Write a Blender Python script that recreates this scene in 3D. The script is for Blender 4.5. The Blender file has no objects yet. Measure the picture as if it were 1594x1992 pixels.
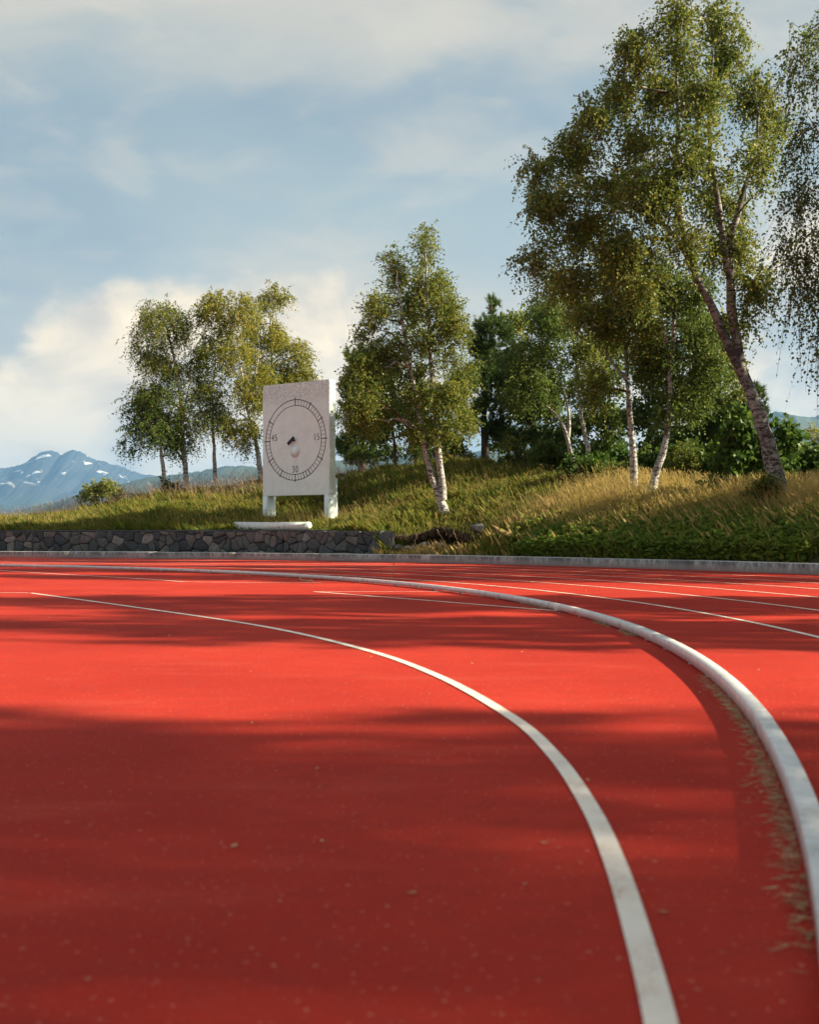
import bpy, math, random
import numpy as np
from mathutils import Vector

# ------------------------------------------------------------------ camera, world, sun, exposure
F, CU, VH, H = 2300.0, 797.0, 1040.0, 0.7194       # focal length (px), centre column, horizon row, camera height (m)
SC = bpy.context.scene
COL = SC.collection
cd = bpy.data.cameras.new('camera'); cam = bpy.data.objects.new('camera', cd); COL.objects.link(cam)
cam.location = (0, 0, H); cam.rotation_euler = (math.radians(90), 0, 0)
cd.sensor_fit = 'VERTICAL'; cd.sensor_height = 36.0; cd.lens = F / 1992 * 36
cd.shift_y = (VH - 996) / 1992
cd.clip_start = 0.05; cd.clip_end = 60000
cd.dof.use_dof = True; cd.dof.focus_distance = 33.0; cd.dof.aperture_fstop = 4.0
SC.camera = cam

SUN_AZ, SUN_EL = math.radians(-5), math.radians(25)   # azimuth measured from +X towards +Y
SDIR = Vector((math.cos(SUN_EL) * math.cos(SUN_AZ), math.cos(SUN_EL) * math.sin(SUN_AZ), math.sin(SUN_EL)))
sl = bpy.data.lights.new('sun', 'SUN'); sun = bpy.data.objects.new('sun', sl); COL.objects.link(sun)
sl.energy = 4.7; sl.angle = math.radians(0.8); sl.color = (1.0, 0.86, 0.62)
sun.rotation_euler = (-SDIR).to_track_quat('-Z', 'Y').to_euler(); sun.location = (30, 5, 30)

w = bpy.data.worlds.new('World'); SC.world = w; w.use_nodes = True
nt = w.node_tree; nt.nodes.clear()
def wn(t, **k):
    n = nt.nodes.new(t)
    for a, b in k.items(): setattr(n, a, b)
    return n
def wm(op, a, b=None, c=None):
    n = wn('ShaderNodeMath', operation=op)
    for i, x in enumerate((a, b, c)):
        if x is None: continue
        if isinstance(x, (int, float)): n.inputs[i].default_value = x
        else: nt.links.new(x, n.inputs[i])
    return n.outputs[0]
def wramp(f, a, b):
    n = wn('ShaderNodeMapRange'); n.interpolation_type = 'SMOOTHSTEP'
    nt.links.new(f, n.inputs[0]); n.inputs[1].default_value = a; n.inputs[2].default_value = b
    return n.outputs[0]
def wmix(f, a, b):
    n = wn('ShaderNodeMix', data_type='RGBA')
    for s, x in ((0, f), (6, a), (7, b)):
        if isinstance(x, tuple): n.inputs[s].default_value = (*x, 1)
        elif isinstance(x, (int, float)): n.inputs[s].default_value = x
        else: nt.links.new(x, n.inputs[s])
    return n.outputs[2]
sky = wn('ShaderNodeTexSky', sky_type='NISHITA', sun_disc=False)
sky.sun_elevation = SUN_EL; sky.sun_rotation = math.radians(90) - SUN_AZ
sky.air_density = 1.2; sky.dust_density = 2.0; sky.ozone_density = 2.0
SKY_S = 0.055
tc = wn('ShaderNodeTexCoord')
sep = wn('ShaderNodeSeparateXYZ'); nt.links.new(tc.outputs['Generated'], sep.inputs[0])
dz = sep.outputs[2]
def wnoise(scale, detail, rough, loc, stretch, dist=0.0):
    m = wn('ShaderNodeMapping'); nt.links.new(tc.outputs['Generated'], m.inputs[0])
    m.inputs['Location'].default_value = loc; m.inputs['Scale'].default_value = stretch
    n = wn('ShaderNodeTexNoise'); nt.links.new(m.outputs[0], n.inputs['Vector'])
    n.inputs['Scale'].default_value = scale; n.inputs['Detail'].default_value = detail
    n.inputs['Roughness'].default_value = rough; n.inputs['Distortion'].default_value = dist
    return n.outputs[0]
# hazy sky under a thin cloud sheet, cream breaks in it, and heaped cloud low over the horizon
skyc = wn('ShaderNodeVectorMath', operation='SCALE'); nt.links.new(sky.outputs[0], skyc.inputs[0]); skyc.inputs['Scale'].default_value = SKY_S
sheet = wn('ShaderNodeValToRGB'); nt.links.new(dz, sheet.inputs[0]); e = sheet.color_ramp.elements
e[0].position = 0.0; e[0].color = (0.250, 0.236, 0.200, 1); e[1].position = 1.0; e[1].color = (0.060, 0.095, 0.140, 1)
for p, c in ((0.14, (0.202, 0.207, 0.190)), (0.26, (0.166, 0.190, 0.185)), (0.41, (0.114, 0.146, 0.160))):
    q = e.new(p); q.color = (*c, 1)
veil = wnoise(2.2, 4, 0.45, (5.35, 5.22, 4.11), (1, 1, 2.2), 0.2)
base = wmix(0.87, skyc.outputs[0], sheet.outputs[0])
base = wmix(wm('MULTIPLY', wramp(veil, 0.50, 0.34), 0.45), base, (0.088, 0.120, 0.150))
cream = wramp(wnoise(3.4, 6, 0.50, (7.56, 8.5, 4.27), (1, 1, 2.1), 0.35), 0.39, 0.66)
col = wmix(wm('MULTIPLY', cream, 0.74), base, (0.262, 0.236, 0.192))
patch = wramp(wnoise(8.0, 6, 0.55, (2.4, 6.1, 1.2), (1, 1, 2.3), 0.4), 0.46, 0.68)
col = wmix(wm('MULTIPLY', patch, 0.42), col, (0.270, 0.245, 0.202))
cn = wnoise(5.5, 8, 0.52, (5.98, 0.55, 6.31), (1, 1, 1.7), 0.3)
thr = wm('MULTIPLY_ADD', dz, 1.10, 0.31)
cum = wramp(wm('SUBTRACT', cn, thr), -0.03, 0.10)
tone = wramp(wnoise(11.0, 6, 0.55, (5.0, 0.2, 0.4), (1, 1, 1.6), 0.3), 0.32, 0.66)
col = wmix(wm('MULTIPLY', cum, 0.9), col, wmix(tone, (0.285, 0.242, 0.190), (0.500, 0.395, 0.255)))
bg = wn('ShaderNodeBackground'); nt.links.new(col, bg.inputs[0]); bg.inputs[1].default_value = 1.0
ow = wn('ShaderNodeOutputWorld'); nt.links.new(bg.outputs[0], ow.inputs[0])

vs = SC.view_settings
SC.display_settings.display_device = 'sRGB'
vs.view_transform = 'Standard'; vs.look = 'None'; vs.gamma = 1.0; vs.use_curve_mapping = False
vs.exposure = 1.58
SC.cycles.use_denoising = True
SC.cycles.max_bounces = 8; SC.cycles.transparent_max_bounces = 4; SC.cycles.volume_bounces = 0
SC.cycles.sample_clamp_indirect = 4.0
SC.cycles.use_light_tree = False

# ------------------------------------------------------------------ helpers
def at(u, v, Z):
    return np.array([(u - CU) * Z / F, Z, H - (v - VH) * Z / F])
def ground(u, v, z=0.0):
    Z = F * (H - z) / (v - VH)
    return np.array([(u - CU) * Z / F, Z, z])
CX, CY, R, KR, KH = -19.1728, 8.0872, 20.7961, 29.4339, 0.2006   # bend centre, rail radius, kerb radius, kerb height
def pol(rho, th, z=0.0):
    return np.array([CX + rho * math.cos(th), CY + rho * math.sin(th), z])
def theta_at(u, rho):
    t = (u - CU) / F; a = 1 + t * t; b = -2 * (t * CX + CY); c = CX * CX + CY * CY - rho * rho
    Z = (-b + math.sqrt(b * b - 4 * a * c)) / 2 / a
    return math.atan2(Z - CY, t * Z - CX)
def unit(a): return a / np.maximum(np.linalg.norm(a, axis=-1, keepdims=True), 1e-9)
def np_mesh(name, V, faces, smooth=False, mats=(), mat_idx=None):
    V = np.asarray(V, np.float32); me = bpy.data.meshes.new(name)
    faces = [np.asarray(f, np.int32) for f in (faces if isinstance(faces, list) else [faces]) if len(f)]
    me.vertices.add(len(V)); me.vertices.foreach_set('co', V.ravel())
    nl = sum(f.size for f in faces); npoly = sum(len(f) for f in faces)
    me.loops.add(nl); me.loops.foreach_set('vertex_index', np.concatenate([f.ravel() for f in faces]))
    cnt = np.concatenate([np.full(len(f), f.shape[1], np.int32) for f in faces])
    st = np.zeros(npoly, np.int32); st[1:] = np.cumsum(cnt)[:-1]
    me.polygons.add(npoly); me.polygons.foreach_set('loop_start', st)
    if smooth: me.polygons.foreach_set('use_smooth', np.ones(npoly, bool))
    for m in mats: me.materials.append(m)
    if mat_idx is not None: me.polygons.foreach_set('material_index', np.asarray(mat_idx, np.int32))
    me.update(calc_edges=True)
    return me
def link(name, me, parent=None, loc=None, rz=None, kind=None):
    o = bpy.data.objects.new(name, me); COL.objects.link(o)
    if parent is not None: o.parent = parent
    if loc is not None: o.location = loc
    if rz is not None: o.rotation_euler = (0, 0, rz)
    if kind: o['kind'] = kind
    return o
def tag(o, label, cat, group=None):
    o['label'] = label; o['category'] = cat
    if group: o['group'] = group
    return o
def thing(name, label, cat, loc=(0, 0, 0), rz=0.0, group=None):
    o = bpy.data.objects.new(name, None); COL.objects.link(o); o.empty_display_size = 0.2
    o.location = loc; o.rotation_euler = (0, 0, rz)
    return tag(o, label, cat, group)
def box(x0, x1, y0, y1, z0, z1):
    V = np.array([[x, y, z] for z in (z0, z1) for y in (y0, y1) for x in (x0, x1)], float)
    Fq = np.array([[0, 2, 3, 1], [4, 5, 7, 6], [0, 1, 5, 4], [2, 6, 7, 3], [0, 4, 6, 2], [1, 3, 7, 5]])
    return V, Fq
def join(parts):
    Vs, Fs, n = [], {}, 0
    for V, Fq in parts:
        for f in (Fq if isinstance(Fq, list) else [Fq]):
            f = np.asarray(f)
            if len(f): Fs.setdefault(f.shape[1], []).append(f + n)
        Vs.append(np.asarray(V, float)); n += len(V)
    return np.concatenate(Vs), [np.concatenate(v) for v in Fs.values()]
def tube(P, rad, k=10, cap=True):
    P = np.asarray(P, float); rad = np.broadcast_to(np.asarray(rad, float), (len(P),)); n = len(P)
    T = unit(np.gradient(P, axis=0)); ref = np.array([0.31, 0.95, 0.05])
    A = unit(np.cross(T, ref)); B = np.cross(T, A)
    a = np.arange(k) * 2 * math.pi / k
    V = P[:, None] + rad[:, None, None] * (np.cos(a)[None, :, None] * A[:, None] + np.sin(a)[None, :, None] * B[:, None])
    i = np.arange(n - 1)[:, None] * k; j = np.arange(k)[None]; j2 = (j + 1) % k
    Q = np.stack([i + j, i + j2, i + k + j2, i + k + j], -1).reshape(-1, 4)
    V = V.reshape(-1, 3)
    if not cap: return V, Q
    V = np.concatenate([V, P[:1], P[-1:]]); m = n * k
    t0 = np.stack([(np.arange(k) + 1) % k, np.arange(k), np.full(k, m)], -1)
    t1 = np.stack([np.arange(k) + (n - 1) * k, (np.arange(k) + 1) % k + (n - 1) * k, np.full(k, m + 1)], -1)
    return V, [Q, np.concatenate([t0, t1])]
def arc_strip(r0, r1, t0, t1, n, z):
    t = np.linspace(t0, t1, n + 1)
    a = np.stack([CX + r0 * np.cos(t), CY + r0 * np.sin(t), np.full(n + 1, z)], -1)
    b = np.stack([CX + r1 * np.cos(t), CY + r1 * np.sin(t), np.full(n + 1, z)], -1)
    V = np.concatenate([a, b]); i = np.arange(n)
    return V, np.stack([i, i + n + 1, i + n + 2, i + 1], -1)
def arc_prism(prof, t0, t1, n, cap=True):
    """closed profile [(rho, z)...] swept along the bend"""
    t = np.linspace(t0, t1, n + 1); p = np.asarray(prof, float); m = len(p)
    V = np.stack([CX + p[None, :, 0] * np.cos(t)[:, None], CY + p[None, :, 0] * np.sin(t)[:, None],
                  np.broadcast_to(p[None, :, 1], (n + 1, m))], -1).reshape(-1, 3)
    i = np.arange(n)[:, None] * m; j = np.arange(m)[None]; j2 = (j + 1) % m
    Q = np.stack([i + j, i + m + j, i + m + j2, i + j2], -1).reshape(-1, 4)
    fs = [Q]
    if cap: fs.append(np.array([list(range(m)), [n * m + k for k in range(m - 1, -1, -1)]]))
    return V, fs
def path_strip(P, width, z, sub=8):
    """smooth ribbon through ground points (Catmull-Rom)"""
    P = np.asarray(P, float)[:, :2]; E = np.concatenate([[2 * P[0] - P[1]], P, [2 * P[-1] - P[-2]]]); out = []
    for i in range(1, len(E) - 2):
        for t in np.linspace(0, 1, sub, endpoint=False):
            a, b, c, d = E[i - 1:i + 3]
            out.append(0.5 * (2 * b + (c - a) * t + (2 * a - 5 * b + 4 * c - d) * t * t + (3 * b - a - 3 * c + d) * t ** 3))
    out = np.array(out + [P[-1]]); T = unit(np.gradient(out, axis=0)); N = np.stack([-T[:, 1], T[:, 0]], -1) * width / 2
    n = len(out); V = np.zeros((2 * n, 3)); V[:n, :2] = out + N; V[n:, :2] = out - N; V[:, 2] = z
    i = np.arange(n - 1)
    return V, np.stack([i + n, i + n + 1, i + 1, i], -1)

# ------------------------------------------------------------------ materials
class MT:
    def __init__(s, name):
        s.m = bpy.data.materials.new(name); s.m.use_nodes = True; s.t = s.m.node_tree; s.t.nodes.clear()
        s.out = s.n('ShaderNodeOutputMaterial'); s.tc = s.n('ShaderNodeTexCoord')
    def n(s, t, **k):
        x = s.t.nodes.new(t)
        for a, b in k.items(): setattr(x, a, b)
        return x
    def put(s, sock, x):
        if isinstance(x, (int, float)): sock.default_value = x
        elif isinstance(x, tuple): sock.default_value = (*x, 1) if len(x) == 3 and len(sock.default_value) == 4 else x
        else: s.t.links.new(x, sock)
    def noise(s, scale, detail=4, rough=0.5, stretch=(1, 1, 1), coord='Object', dist=0.0, loc=(0, 0, 0)):
        m = s.n('ShaderNodeMapping'); s.t.links.new(s.tc.outputs[coord], m.inputs[0]); m.inputs['Scale'].default_value = stretch
        m.inputs['Location'].default_value = loc
        x = s.n('ShaderNodeTexNoise'); s.t.links.new(m.outputs[0], x.inputs['Vector'])
        x.inputs['Scale'].default_value = scale; x.inputs['Detail'].default_value = detail; x.inputs['Roughness'].default_value = rough
        x.inputs['Distortion'].default_value = dist
        return x.outputs[0]
    def ramp(s, f, a, b, lo=0.0, hi=1.0):
        x = s.n('ShaderNodeMapRange'); x.interpolation_type = 'SMOOTHSTEP'; s.put(x.inputs[0], f)
        for i, q in enumerate((a, b, lo, hi)): x.inputs[i + 1].default_value = q
        return x.outputs[0]
    def mix(s, f, a, b, blend='MIX'):
        x = s.n('ShaderNodeMix', data_type='RGBA', blend_type=blend)
        s.put(x.inputs[0], f); s.put(x.inputs[6], a); s.put(x.inputs[7], b); return x.outputs[2]
    def math(s, op, a, b=0.0):
        x = s.n('ShaderNodeMath', operation=op); s.put(x.inputs[0], a); s.put(x.inputs[1], b); return x.outputs[0]
    def bump(s, f, strength, dist):
        x = s.n('ShaderNodeBump'); s.put(x.inputs['Height'], f); x.inputs['Strength'].default_value = strength
        x.inputs['Distance'].default_value = dist; return x.outputs[0]
    def rnd(s): return s.n('ShaderNodeNewGeometry').outputs['Random Per Island']
    def obj_rnd(s): return s.n('ShaderNodeObjectInfo').outputs['Random']
    def sep(s, coord='Object'):
        x = s.n('ShaderNodeSeparateXYZ'); s.t.links.new(s.tc.outputs[coord], x.inputs[0]); return x.outputs
    def bsdf(s, color, rough=0.7, spec=0.3, metal=0.0, normal=None, **kw):
        x = s.n('ShaderNodeBsdfPrincipled'); s.put(x.inputs['Base Color'], color); s.put(x.inputs['Roughness'], rough)
        x.inputs['Specular IOR Level'].default_value = spec; x.inputs['Metallic'].default_value = metal
        if normal is not None: s.t.links.new(normal, x.inputs['Normal'])
        for a, b in kw.items(): s.put(x.inputs[a], b)
        return x.outputs[0]
    def done(s, shader):
        s.t.links.new(shader, s.out.inputs[0]); return s.m
def simple(name, c, rough=0.7, spec=0.3, metal=0.0):
    m = MT(name); return m.done(m.bsdf(c, rough, spec, metal))
def leaf_mat(name, dark, mid, gold, gold_amt=0.25, trans=0.45, rough=0.45):
    m = MT(name); r = m.rnd()
    clump = m.noise(0.9, 2, 0.5, coord='Object')
    c = m.mix(r, dark, mid)
    g = m.ramp(m.math('ADD', m.math('MULTIPLY', r, 0.55), m.math('MULTIPLY', clump, 0.6)), 0.72 - gold_amt * 0.6, 0.98 - gold_amt * 0.3)
    c = m.mix(g, c, gold)
    d = m.bsdf(c, rough, 0.22)
    tr = m.n('ShaderNodeBsdfTranslucent'); m.put(tr.inputs[0], m.mix(0.25, c, gold))
    x = m.n('ShaderNodeMixShader'); x.inputs[0].default_value = trans
    m.t.links.new(d, x.inputs[1]); m.t.links.new(tr.outputs[0], x.inputs[2])
    return m.done(x.outputs[0])

def mk_track():
    m = MT('red_rubber')
    fine = m.noise(260, 2, 0.6); big = m.noise(0.55, 5, 0.55); mid = m.noise(9, 4, 0.6)
    c = m.mix(m.ramp(big, 0.3, 0.7), (0.385, 0.025, 0.016), (0.505, 0.041, 0.024))
    c = m.mix(m.ramp(mid, 0.42, 0.70, 0, 0.6), c, (0.37, 0.034, 0.024))
    c = m.mix(m.ramp(fine, 0.54, 0.72, 0, 0.8), c, (0.60, 0.095, 0.065))
    c = m.mix(m.ramp(m.noise(170, 2, 0.5, loc=(9, 5, 0)), 0.58, 0.74, 0, 0.6), c, (0.20, 0.016, 0.013))
    c = m.mix(m.ramp(m.noise(60, 2, 0.5, loc=(4, 2, 0)), 0.66, 0.72, 0, 0.7), c, (0.62, 0.27, 0.19))
    c = m.mix(m.ramp(m.noise(2.2, 6, 0.7, stretch=(0.35, 1, 1), loc=(7, 1, 0)), 0.52, 0.78, 0, 0.45), c, (0.56, 0.095, 0.062))
    return m.done(m.bsdf(c, 0.85, 0.06, normal=m.bump(fine, 0.5, 0.004)))
def mk_line():
    m = MT('line_paint'); n = m.noise(160, 3, 0.6); b = m.noise(6, 4, 0.6)
    c = m.mix(m.ramp(b, 0.35, 0.75), (0.95, 0.84, 0.72), (0.82, 0.70, 0.59))
    c = m.mix(m.ramp(m.math('ADD', m.math('MULTIPLY', n, 0.7), m.math('MULTIPLY', b, 0.4)), 0.60, 0.74, 0, 0.8), c, (0.50, 0.17, 0.12))
    return m.done(m.bsdf(c, 0.6, 0.3, normal=m.bump(n, 0.4, 0.004)))
def mk_concrete():
    m = MT('kerb_concrete'); s = m.sep()
    ang = m.math('MULTIPLY', m.math('ARCTAN2', m.math('SUBTRACT', s[1], CY), m.math('SUBTRACT', s[0], CX)), 29.43)
    cx = m.n('ShaderNodeCombineXYZ'); m.put(cx.inputs[0], ang); m.put(cx.inputs[2], m.math('MULTIPLY', s[2], 0.35))
    st = m.n('ShaderNodeTexNoise'); m.put(st.inputs['Vector'], cx.outputs[0]); st.inputs['Scale'].default_value = 13; st.inputs['Detail'].default_value = 6; st.inputs['Roughness'].default_value = 0.65
    lg = m.n('ShaderNodeTexNoise'); m.put(lg.inputs['Vector'], cx.outputs[0]); lg.inputs['Scale'].default_value = 1.1; lg.inputs['Detail'].default_value = 3
    topness = m.ramp(s[2], 0.02, 0.17)
    dark = m.math('MULTIPLY', m.ramp(m.math('ADD', m.math('MULTIPLY', st.outputs[0], 0.8), m.math('MULTIPLY', lg.outputs[0], 0.6)), 0.52, 0.80), m.math('ADD', m.math('MULTIPLY', topness, 0.6), 0.25))
    c = m.mix(dark, (0.44, 0.45, 0.44), (0.075, 0.078, 0.078))
    c = m.mix(m.ramp(m.noise(30, 4, 0.6), 0.5, 0.8, 0, 0.4), c, (0.22, 0.21, 0.19))
    c = m.mix(m.ramp(s[2], KH - 0.012, KH - 0.002, 0, 0.8), c, (0.58, 0.58, 0.56))
    return m.done(m.bsdf(c, 0.85, 0.25, normal=m.bump(m.noise(70, 4, 0.6), 0.4, 0.006)))
def mk_alu():
    m = MT('rail_aluminium'); n = m.noise(18, 5, 0.6); c = m.mix(m.ramp(n, 0.35, 0.7), (0.80, 0.80, 0.79), (0.64, 0.64, 0.64))
    c = m.mix(m.ramp(m.noise(5, 6, 0.75, loc=(2, 0, 0)), 0.50, 0.75, 0, 0.65), c, (0.36, 0.33, 0.28))
    return m.done(m.bsdf(c, m.ramp(n, 0.3, 0.7, 0.42, 0.6), 0.5, 0.25, normal=m.bump(m.noise(120, 2, 0.5), 0.12, 0.002)))
def mk_stone():
    m = MT('wall_stone'); r = m.obj_rnd(); n = m.noise(9, 6, 0.65, dist=0.6)
    x = m.n('ShaderNodeValToRGB'); m.put(x.inputs[0], r); e = x.color_ramp.elements
    e[0].position = 0; e[0].color = (0.060, 0.072, 0.080, 1); e[1].position = 1; e[1].color = (0.21, 0.175, 0.115, 1)
    for p, c in ((0.3, (0.095, 0.108, 0.112)), (0.55, (0.13, 0.138, 0.132)), (0.75, (0.17, 0.165, 0.148)), (0.88, (0.25, 0.245, 0.225))):
        q = e.new(p); q.color = (*c, 1)
    x.color_ramp.interpolation = 'CONSTANT'
    c = m.mix(m.ramp(n, 0.35, 0.75, 0, 0.65), x.outputs[0], (0.035, 0.036, 0.038))
    c = m.mix(m.ramp(m.noise(26, 5, 0.7, loc=(3, 1, 2)), 0.56, 0.75, 0, 0.55), c, (0.27, 0.26, 0.245))
    c = m.mix(m.ramp(m.noise(5, 4, 0.7, loc=(1, 4, 2)), 0.58, 0.75, 0, 0.5), c, (0.15, 0.10, 0.055))
    return m.done(m.bsdf(c, 0.8, 0.3, normal=m.bump(n, 0.8, 0.04)))
def mk_mortar():
    m = MT('wall_mortar'); n = m.noise(20, 5, 0.6)
    return m.done(m.bsdf(m.mix(n, (0.035, 0.034, 0.032), (0.10, 0.097, 0.09)), 0.95, 0.1, normal=m.bump(n, 0.8, 0.03)))
def mk_soil():
    m = MT('earth'); n = m.noise(6, 6, 0.65); g = m.noise(0.7, 4, 0.6)
    c = m.mix(n, (0.022, 0.016, 0.010), (0.075, 0.055, 0.032)); c = m.mix(m.ramp(g, 0.4, 0.6, 0, 0.8), c, (0.045, 0.055, 0.016))
    return m.done(m.bsdf(c, 0.95, 0.1, normal=m.bump(n, 0.8, 0.05)))
def mk_clock():
    m = MT('weathered_white_paint'); s = m.sep()
    n = m.noise(3.0, 6, 0.6); f = m.noise(34, 5, 0.7); k = m.noise(9, 4, 0.6, loc=(3, 0, 1))
    c = m.mix(m.ramp(n, 0.35, 0.7), (0.80, 0.93, 0.89), (0.73, 0.85, 0.815))
    top = m.ramp(s[2], 3.60, 4.05); bot = m.math('SUBTRACT', 1.0, m.ramp(s[2], 0.05, 0.75))
    spot = m.math('MULTIPLY', m.ramp(f, 0.47, 0.60), m.math('MULTIPLY', m.ramp(k, 0.36, 0.54), m.math('ADD', m.math('MULTIPLY', top, 0.85), m.math('MULTIPLY', bot, 0.45))))
    c = m.mix(spot, c, (0.16, 0.165, 0.155))
    c = m.mix(m.ramp(m.noise(60, 2, 0.5, loc=(0, 3, 0)), 0.70, 0.74, 0, 0.8), c, (0.30, 0.28, 0.26))
    st = m.noise(9, 5, 0.6, stretch=(1, 1, 0.06), loc=(1, 0, 0))
    c = m.mix(m.ramp(st, 0.56, 0.78, 0, 0.30), c, (0.44, 0.42, 0.38))
    return m.done(m.bsdf(c, 0.75, 0.25, normal=m.bump(f, 0.35, 0.01)))
def mk_birch(name, base=(0.55, 0.545, 0.52), dark=0.6, grey=(0.10, 0.092, 0.08)):
    m = MT(name); s = m.sep()
    lent = m.noise(7.0, 6, 0.7, stretch=(1, 1, 2.4), dist=0.9); pat = m.noise(1.5, 5, 0.6, stretch=(1, 1, 1.3), dist=0.5, loc=(2, 1, 0))
    fine = m.noise(24, 4, 0.6, stretch=(1, 1, 3.2), dist=0.5)
    c = m.mix(m.ramp(pat, 0.35, 0.7), base, tuple(x * 0.72 for x in base))
    c = m.mix(m.ramp(lent, 0.52 - dark * 0.06, 0.60 - dark * 0.04), c, grey)
    c = m.mix(m.ramp(pat, 0.66 - dark * 0.18, 0.80 - dark * 0.1, 0, 0.85), c, (0.05, 0.042, 0.036))
    c = m.mix(m.ramp(fine, 0.55, 0.75, 0, 0.5), c, grey)
    return m.done(m.bsdf(c, 0.8, 0.2, normal=m.bump(lent, 0.8, 0.03)))
def mk_bark(name, a, b):
    m = MT(name); n = m.noise(14, 4, 0.6, stretch=(1, 1, 0.4))
    return m.done(m.bsdf(m.mix(n, a, b), 0.9, 0.15, normal=m.bump(n, 0.6, 0.02)))
def mk_grass(name, cols, trans=0.3):
    m = MT(name); x = m.n('ShaderNodeValToRGB'); r = m.rnd()
    cl = m.noise(0.8, 3, 0.6)
    m.put(x.inputs[0], m.math('ADD', m.math('MULTIPLY', r, 0.62), m.ramp(cl, 0.25, 0.75, 0.0, 0.38)))
    e = x.color_ramp.elements; e[0].position = 0; e[0].color = (*cols[0], 1); e[1].position = 1; e[1].color = (*cols[-1], 1)
    for i, c in enumerate(cols[1:-1]): q = e.new((i + 1) / (len(cols) - 1)); q.color = (*c, 1)
    d = m.bsdf(x.outputs[0], 0.6, 0.15); tr = m.n('ShaderNodeBsdfTranslucent'); m.put(tr.inputs[0], x.outputs[0])
    y = m.n('ShaderNodeMixShader'); y.inputs[0].default_value = trans; m.t.links.new(d, y.inputs[1]); m.t.links.new(tr.outputs[0], y.inputs[2])
    return m.done(y.outputs[0])
M = dict(track=mk_track(), line=mk_line(), kerb=mk_concrete(), alu=mk_alu(), stone=mk_stone(), mortar=mk_mortar(), soil=mk_soil(), clock=mk_clock(),
         ink=simple('dial_ink', (0.045, 0.055, 0.075), 0.7), iron=simple('dark_iron', (0.03, 0.03, 0.033), 0.5), enamel=simple('white_enamel', (0.82, 0.95, 0.93), 0.5, 0.3),
         birch=mk_birch('birch_bark'), oldbirch=mk_birch('old_birch_bark', (0.36, 0.355, 0.34), 1.0, (0.06, 0.055, 0.048)),
         twig=mk_bark('twig_bark', (0.06, 0.040, 0.028), (0.13, 0.09, 0.065)), pinebark=mk_bark('pine_bark', (0.06, 0.045, 0.035), (0.14, 0.10, 0.075)),
         leaf_birch=leaf_mat('birch_leaf', (0.082, 0.142, 0.028), (0.145, 0.210, 0.038), (0.30, 0.285, 0.050), 0.38),
         leaf_gold=leaf_mat('golden_birch_leaf', (0.115, 0.165, 0.028), (0.205, 0.240, 0.040), (0.39, 0.335, 0.055), 0.50),
         leaf_dark=leaf_mat('dark_birch_leaf', (0.058, 0.112, 0.024), (0.105, 0.170, 0.034), (0.21, 0.235, 0.042), 0.2),
         leaf_maple=leaf_mat('maple_leaf', (0.038, 0.092, 0.016), (0.075, 0.150, 0.024), (0.15, 0.22, 0.034), 0.2),
         leaf_bush=leaf_mat('bush_leaf', (0.055, 0.100, 0.018), (0.11, 0.155, 0.026), (0.25, 0.24, 0.040), 0.35),
         leaf_bush_lit=leaf_mat('lit_bush_leaf', (0.14, 0.19, 0.045), (0.24, 0.28, 0.07), (0.36, 0.34, 0.09), 0.35),  # bush leaf lightened, sunlight put into the colour of a bush standing in shade
         needle=leaf_mat('pine_needle', (0.040, 0.090, 0.022), (0.080, 0.150, 0.034), (0.15, 0.20, 0.040), 0.25, 0.25),
         grass=mk_grass('green_grass', [(0.060, 0.105, 0.014), (0.100, 0.150, 0.018), (0.15, 0.175, 0.024), (0.23, 0.200, 0.036), (0.34, 0.25, 0.070)], 0.45),
         straw=mk_grass('straw_grass', [(0.22, 0.20, 0.045), (0.42, 0.33, 0.10), (0.55, 0.41, 0.16), (0.64, 0.48, 0.22)], 0.5),
         pink=mk_grass('pale_seed_grass', [(0.34, 0.23, 0.16), (0.48, 0.34, 0.26), (0.55, 0.42, 0.34)], 0.4),
         weed=mk_grass('weed_leaf', [(0.12, 0.21, 0.028), (0.19, 0.28, 0.040), (0.32, 0.34, 0.060)], 0.55),
         litter=mk_grass('dead_grass', [(0.30, 0.23, 0.11), (0.48, 0.38, 0.21), (0.62, 0.52, 0.33)], 0.2))

# ------------------------------------------------------------------ terrain
CREST = [(-700, 1036, 46), (-400, 1034, 45), (-150, 1031, 44), (0, 1024, 43.5), (100, 1010, 43.5), (200, 987, 43.5), (300, 966, 43.5), (400, 953, 43.5), (500, 946, 43),
         (600, 938, 42.5), (700, 925, 42), (800, 906, 41), (850, 899, 40.5), (920, 905, 39.5), (1000, 917, 37.5), (1100, 934, 35.5), (1200, 957, 33), (1300, 971, 31.5),
         (1400, 981, 29.5), (1594, 988, 27), (1800, 988, 24.5), (2200, 980, 21.5)]
_c = []
for u, v, Z in CREST:
    p = at(u, v, Z); _c.append((math.atan2(p[1] - CY, p[0] - CX), math.hypot(p[0] - CX, p[1] - CY), p[2]))
_c.sort(); _ct = np.array([c[0] for c in _c]); _cr = np.array([c[1] for c in _c]); _cz = np.array([c[2] for c in _c])
TH_WALL = theta_at(740, KR + 0.9)
def vnoise(x, y, s, seed=0):
    g = np.random.default_rng(seed).random((64, 64)); x = x * s; y = y * s
    xi = np.floor(x).astype(int); yi = np.floor(y).astype(int); fx = x - xi; fy = y - yi
    fx = fx * fx * (3 - 2 * fx); fy = fy * fy * (3 - 2 * fy)
    a = g[xi % 64, yi % 64]; b = g[(xi + 1) % 64, yi % 64]; c = g[xi % 64, (yi + 1) % 64]; d = g[(xi + 1) % 64, (yi + 1) % 64]
    return (a * (1 - fx) + b * fx) * (1 - fy) + (c * (1 - fx) + d * fx) * fy
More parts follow.
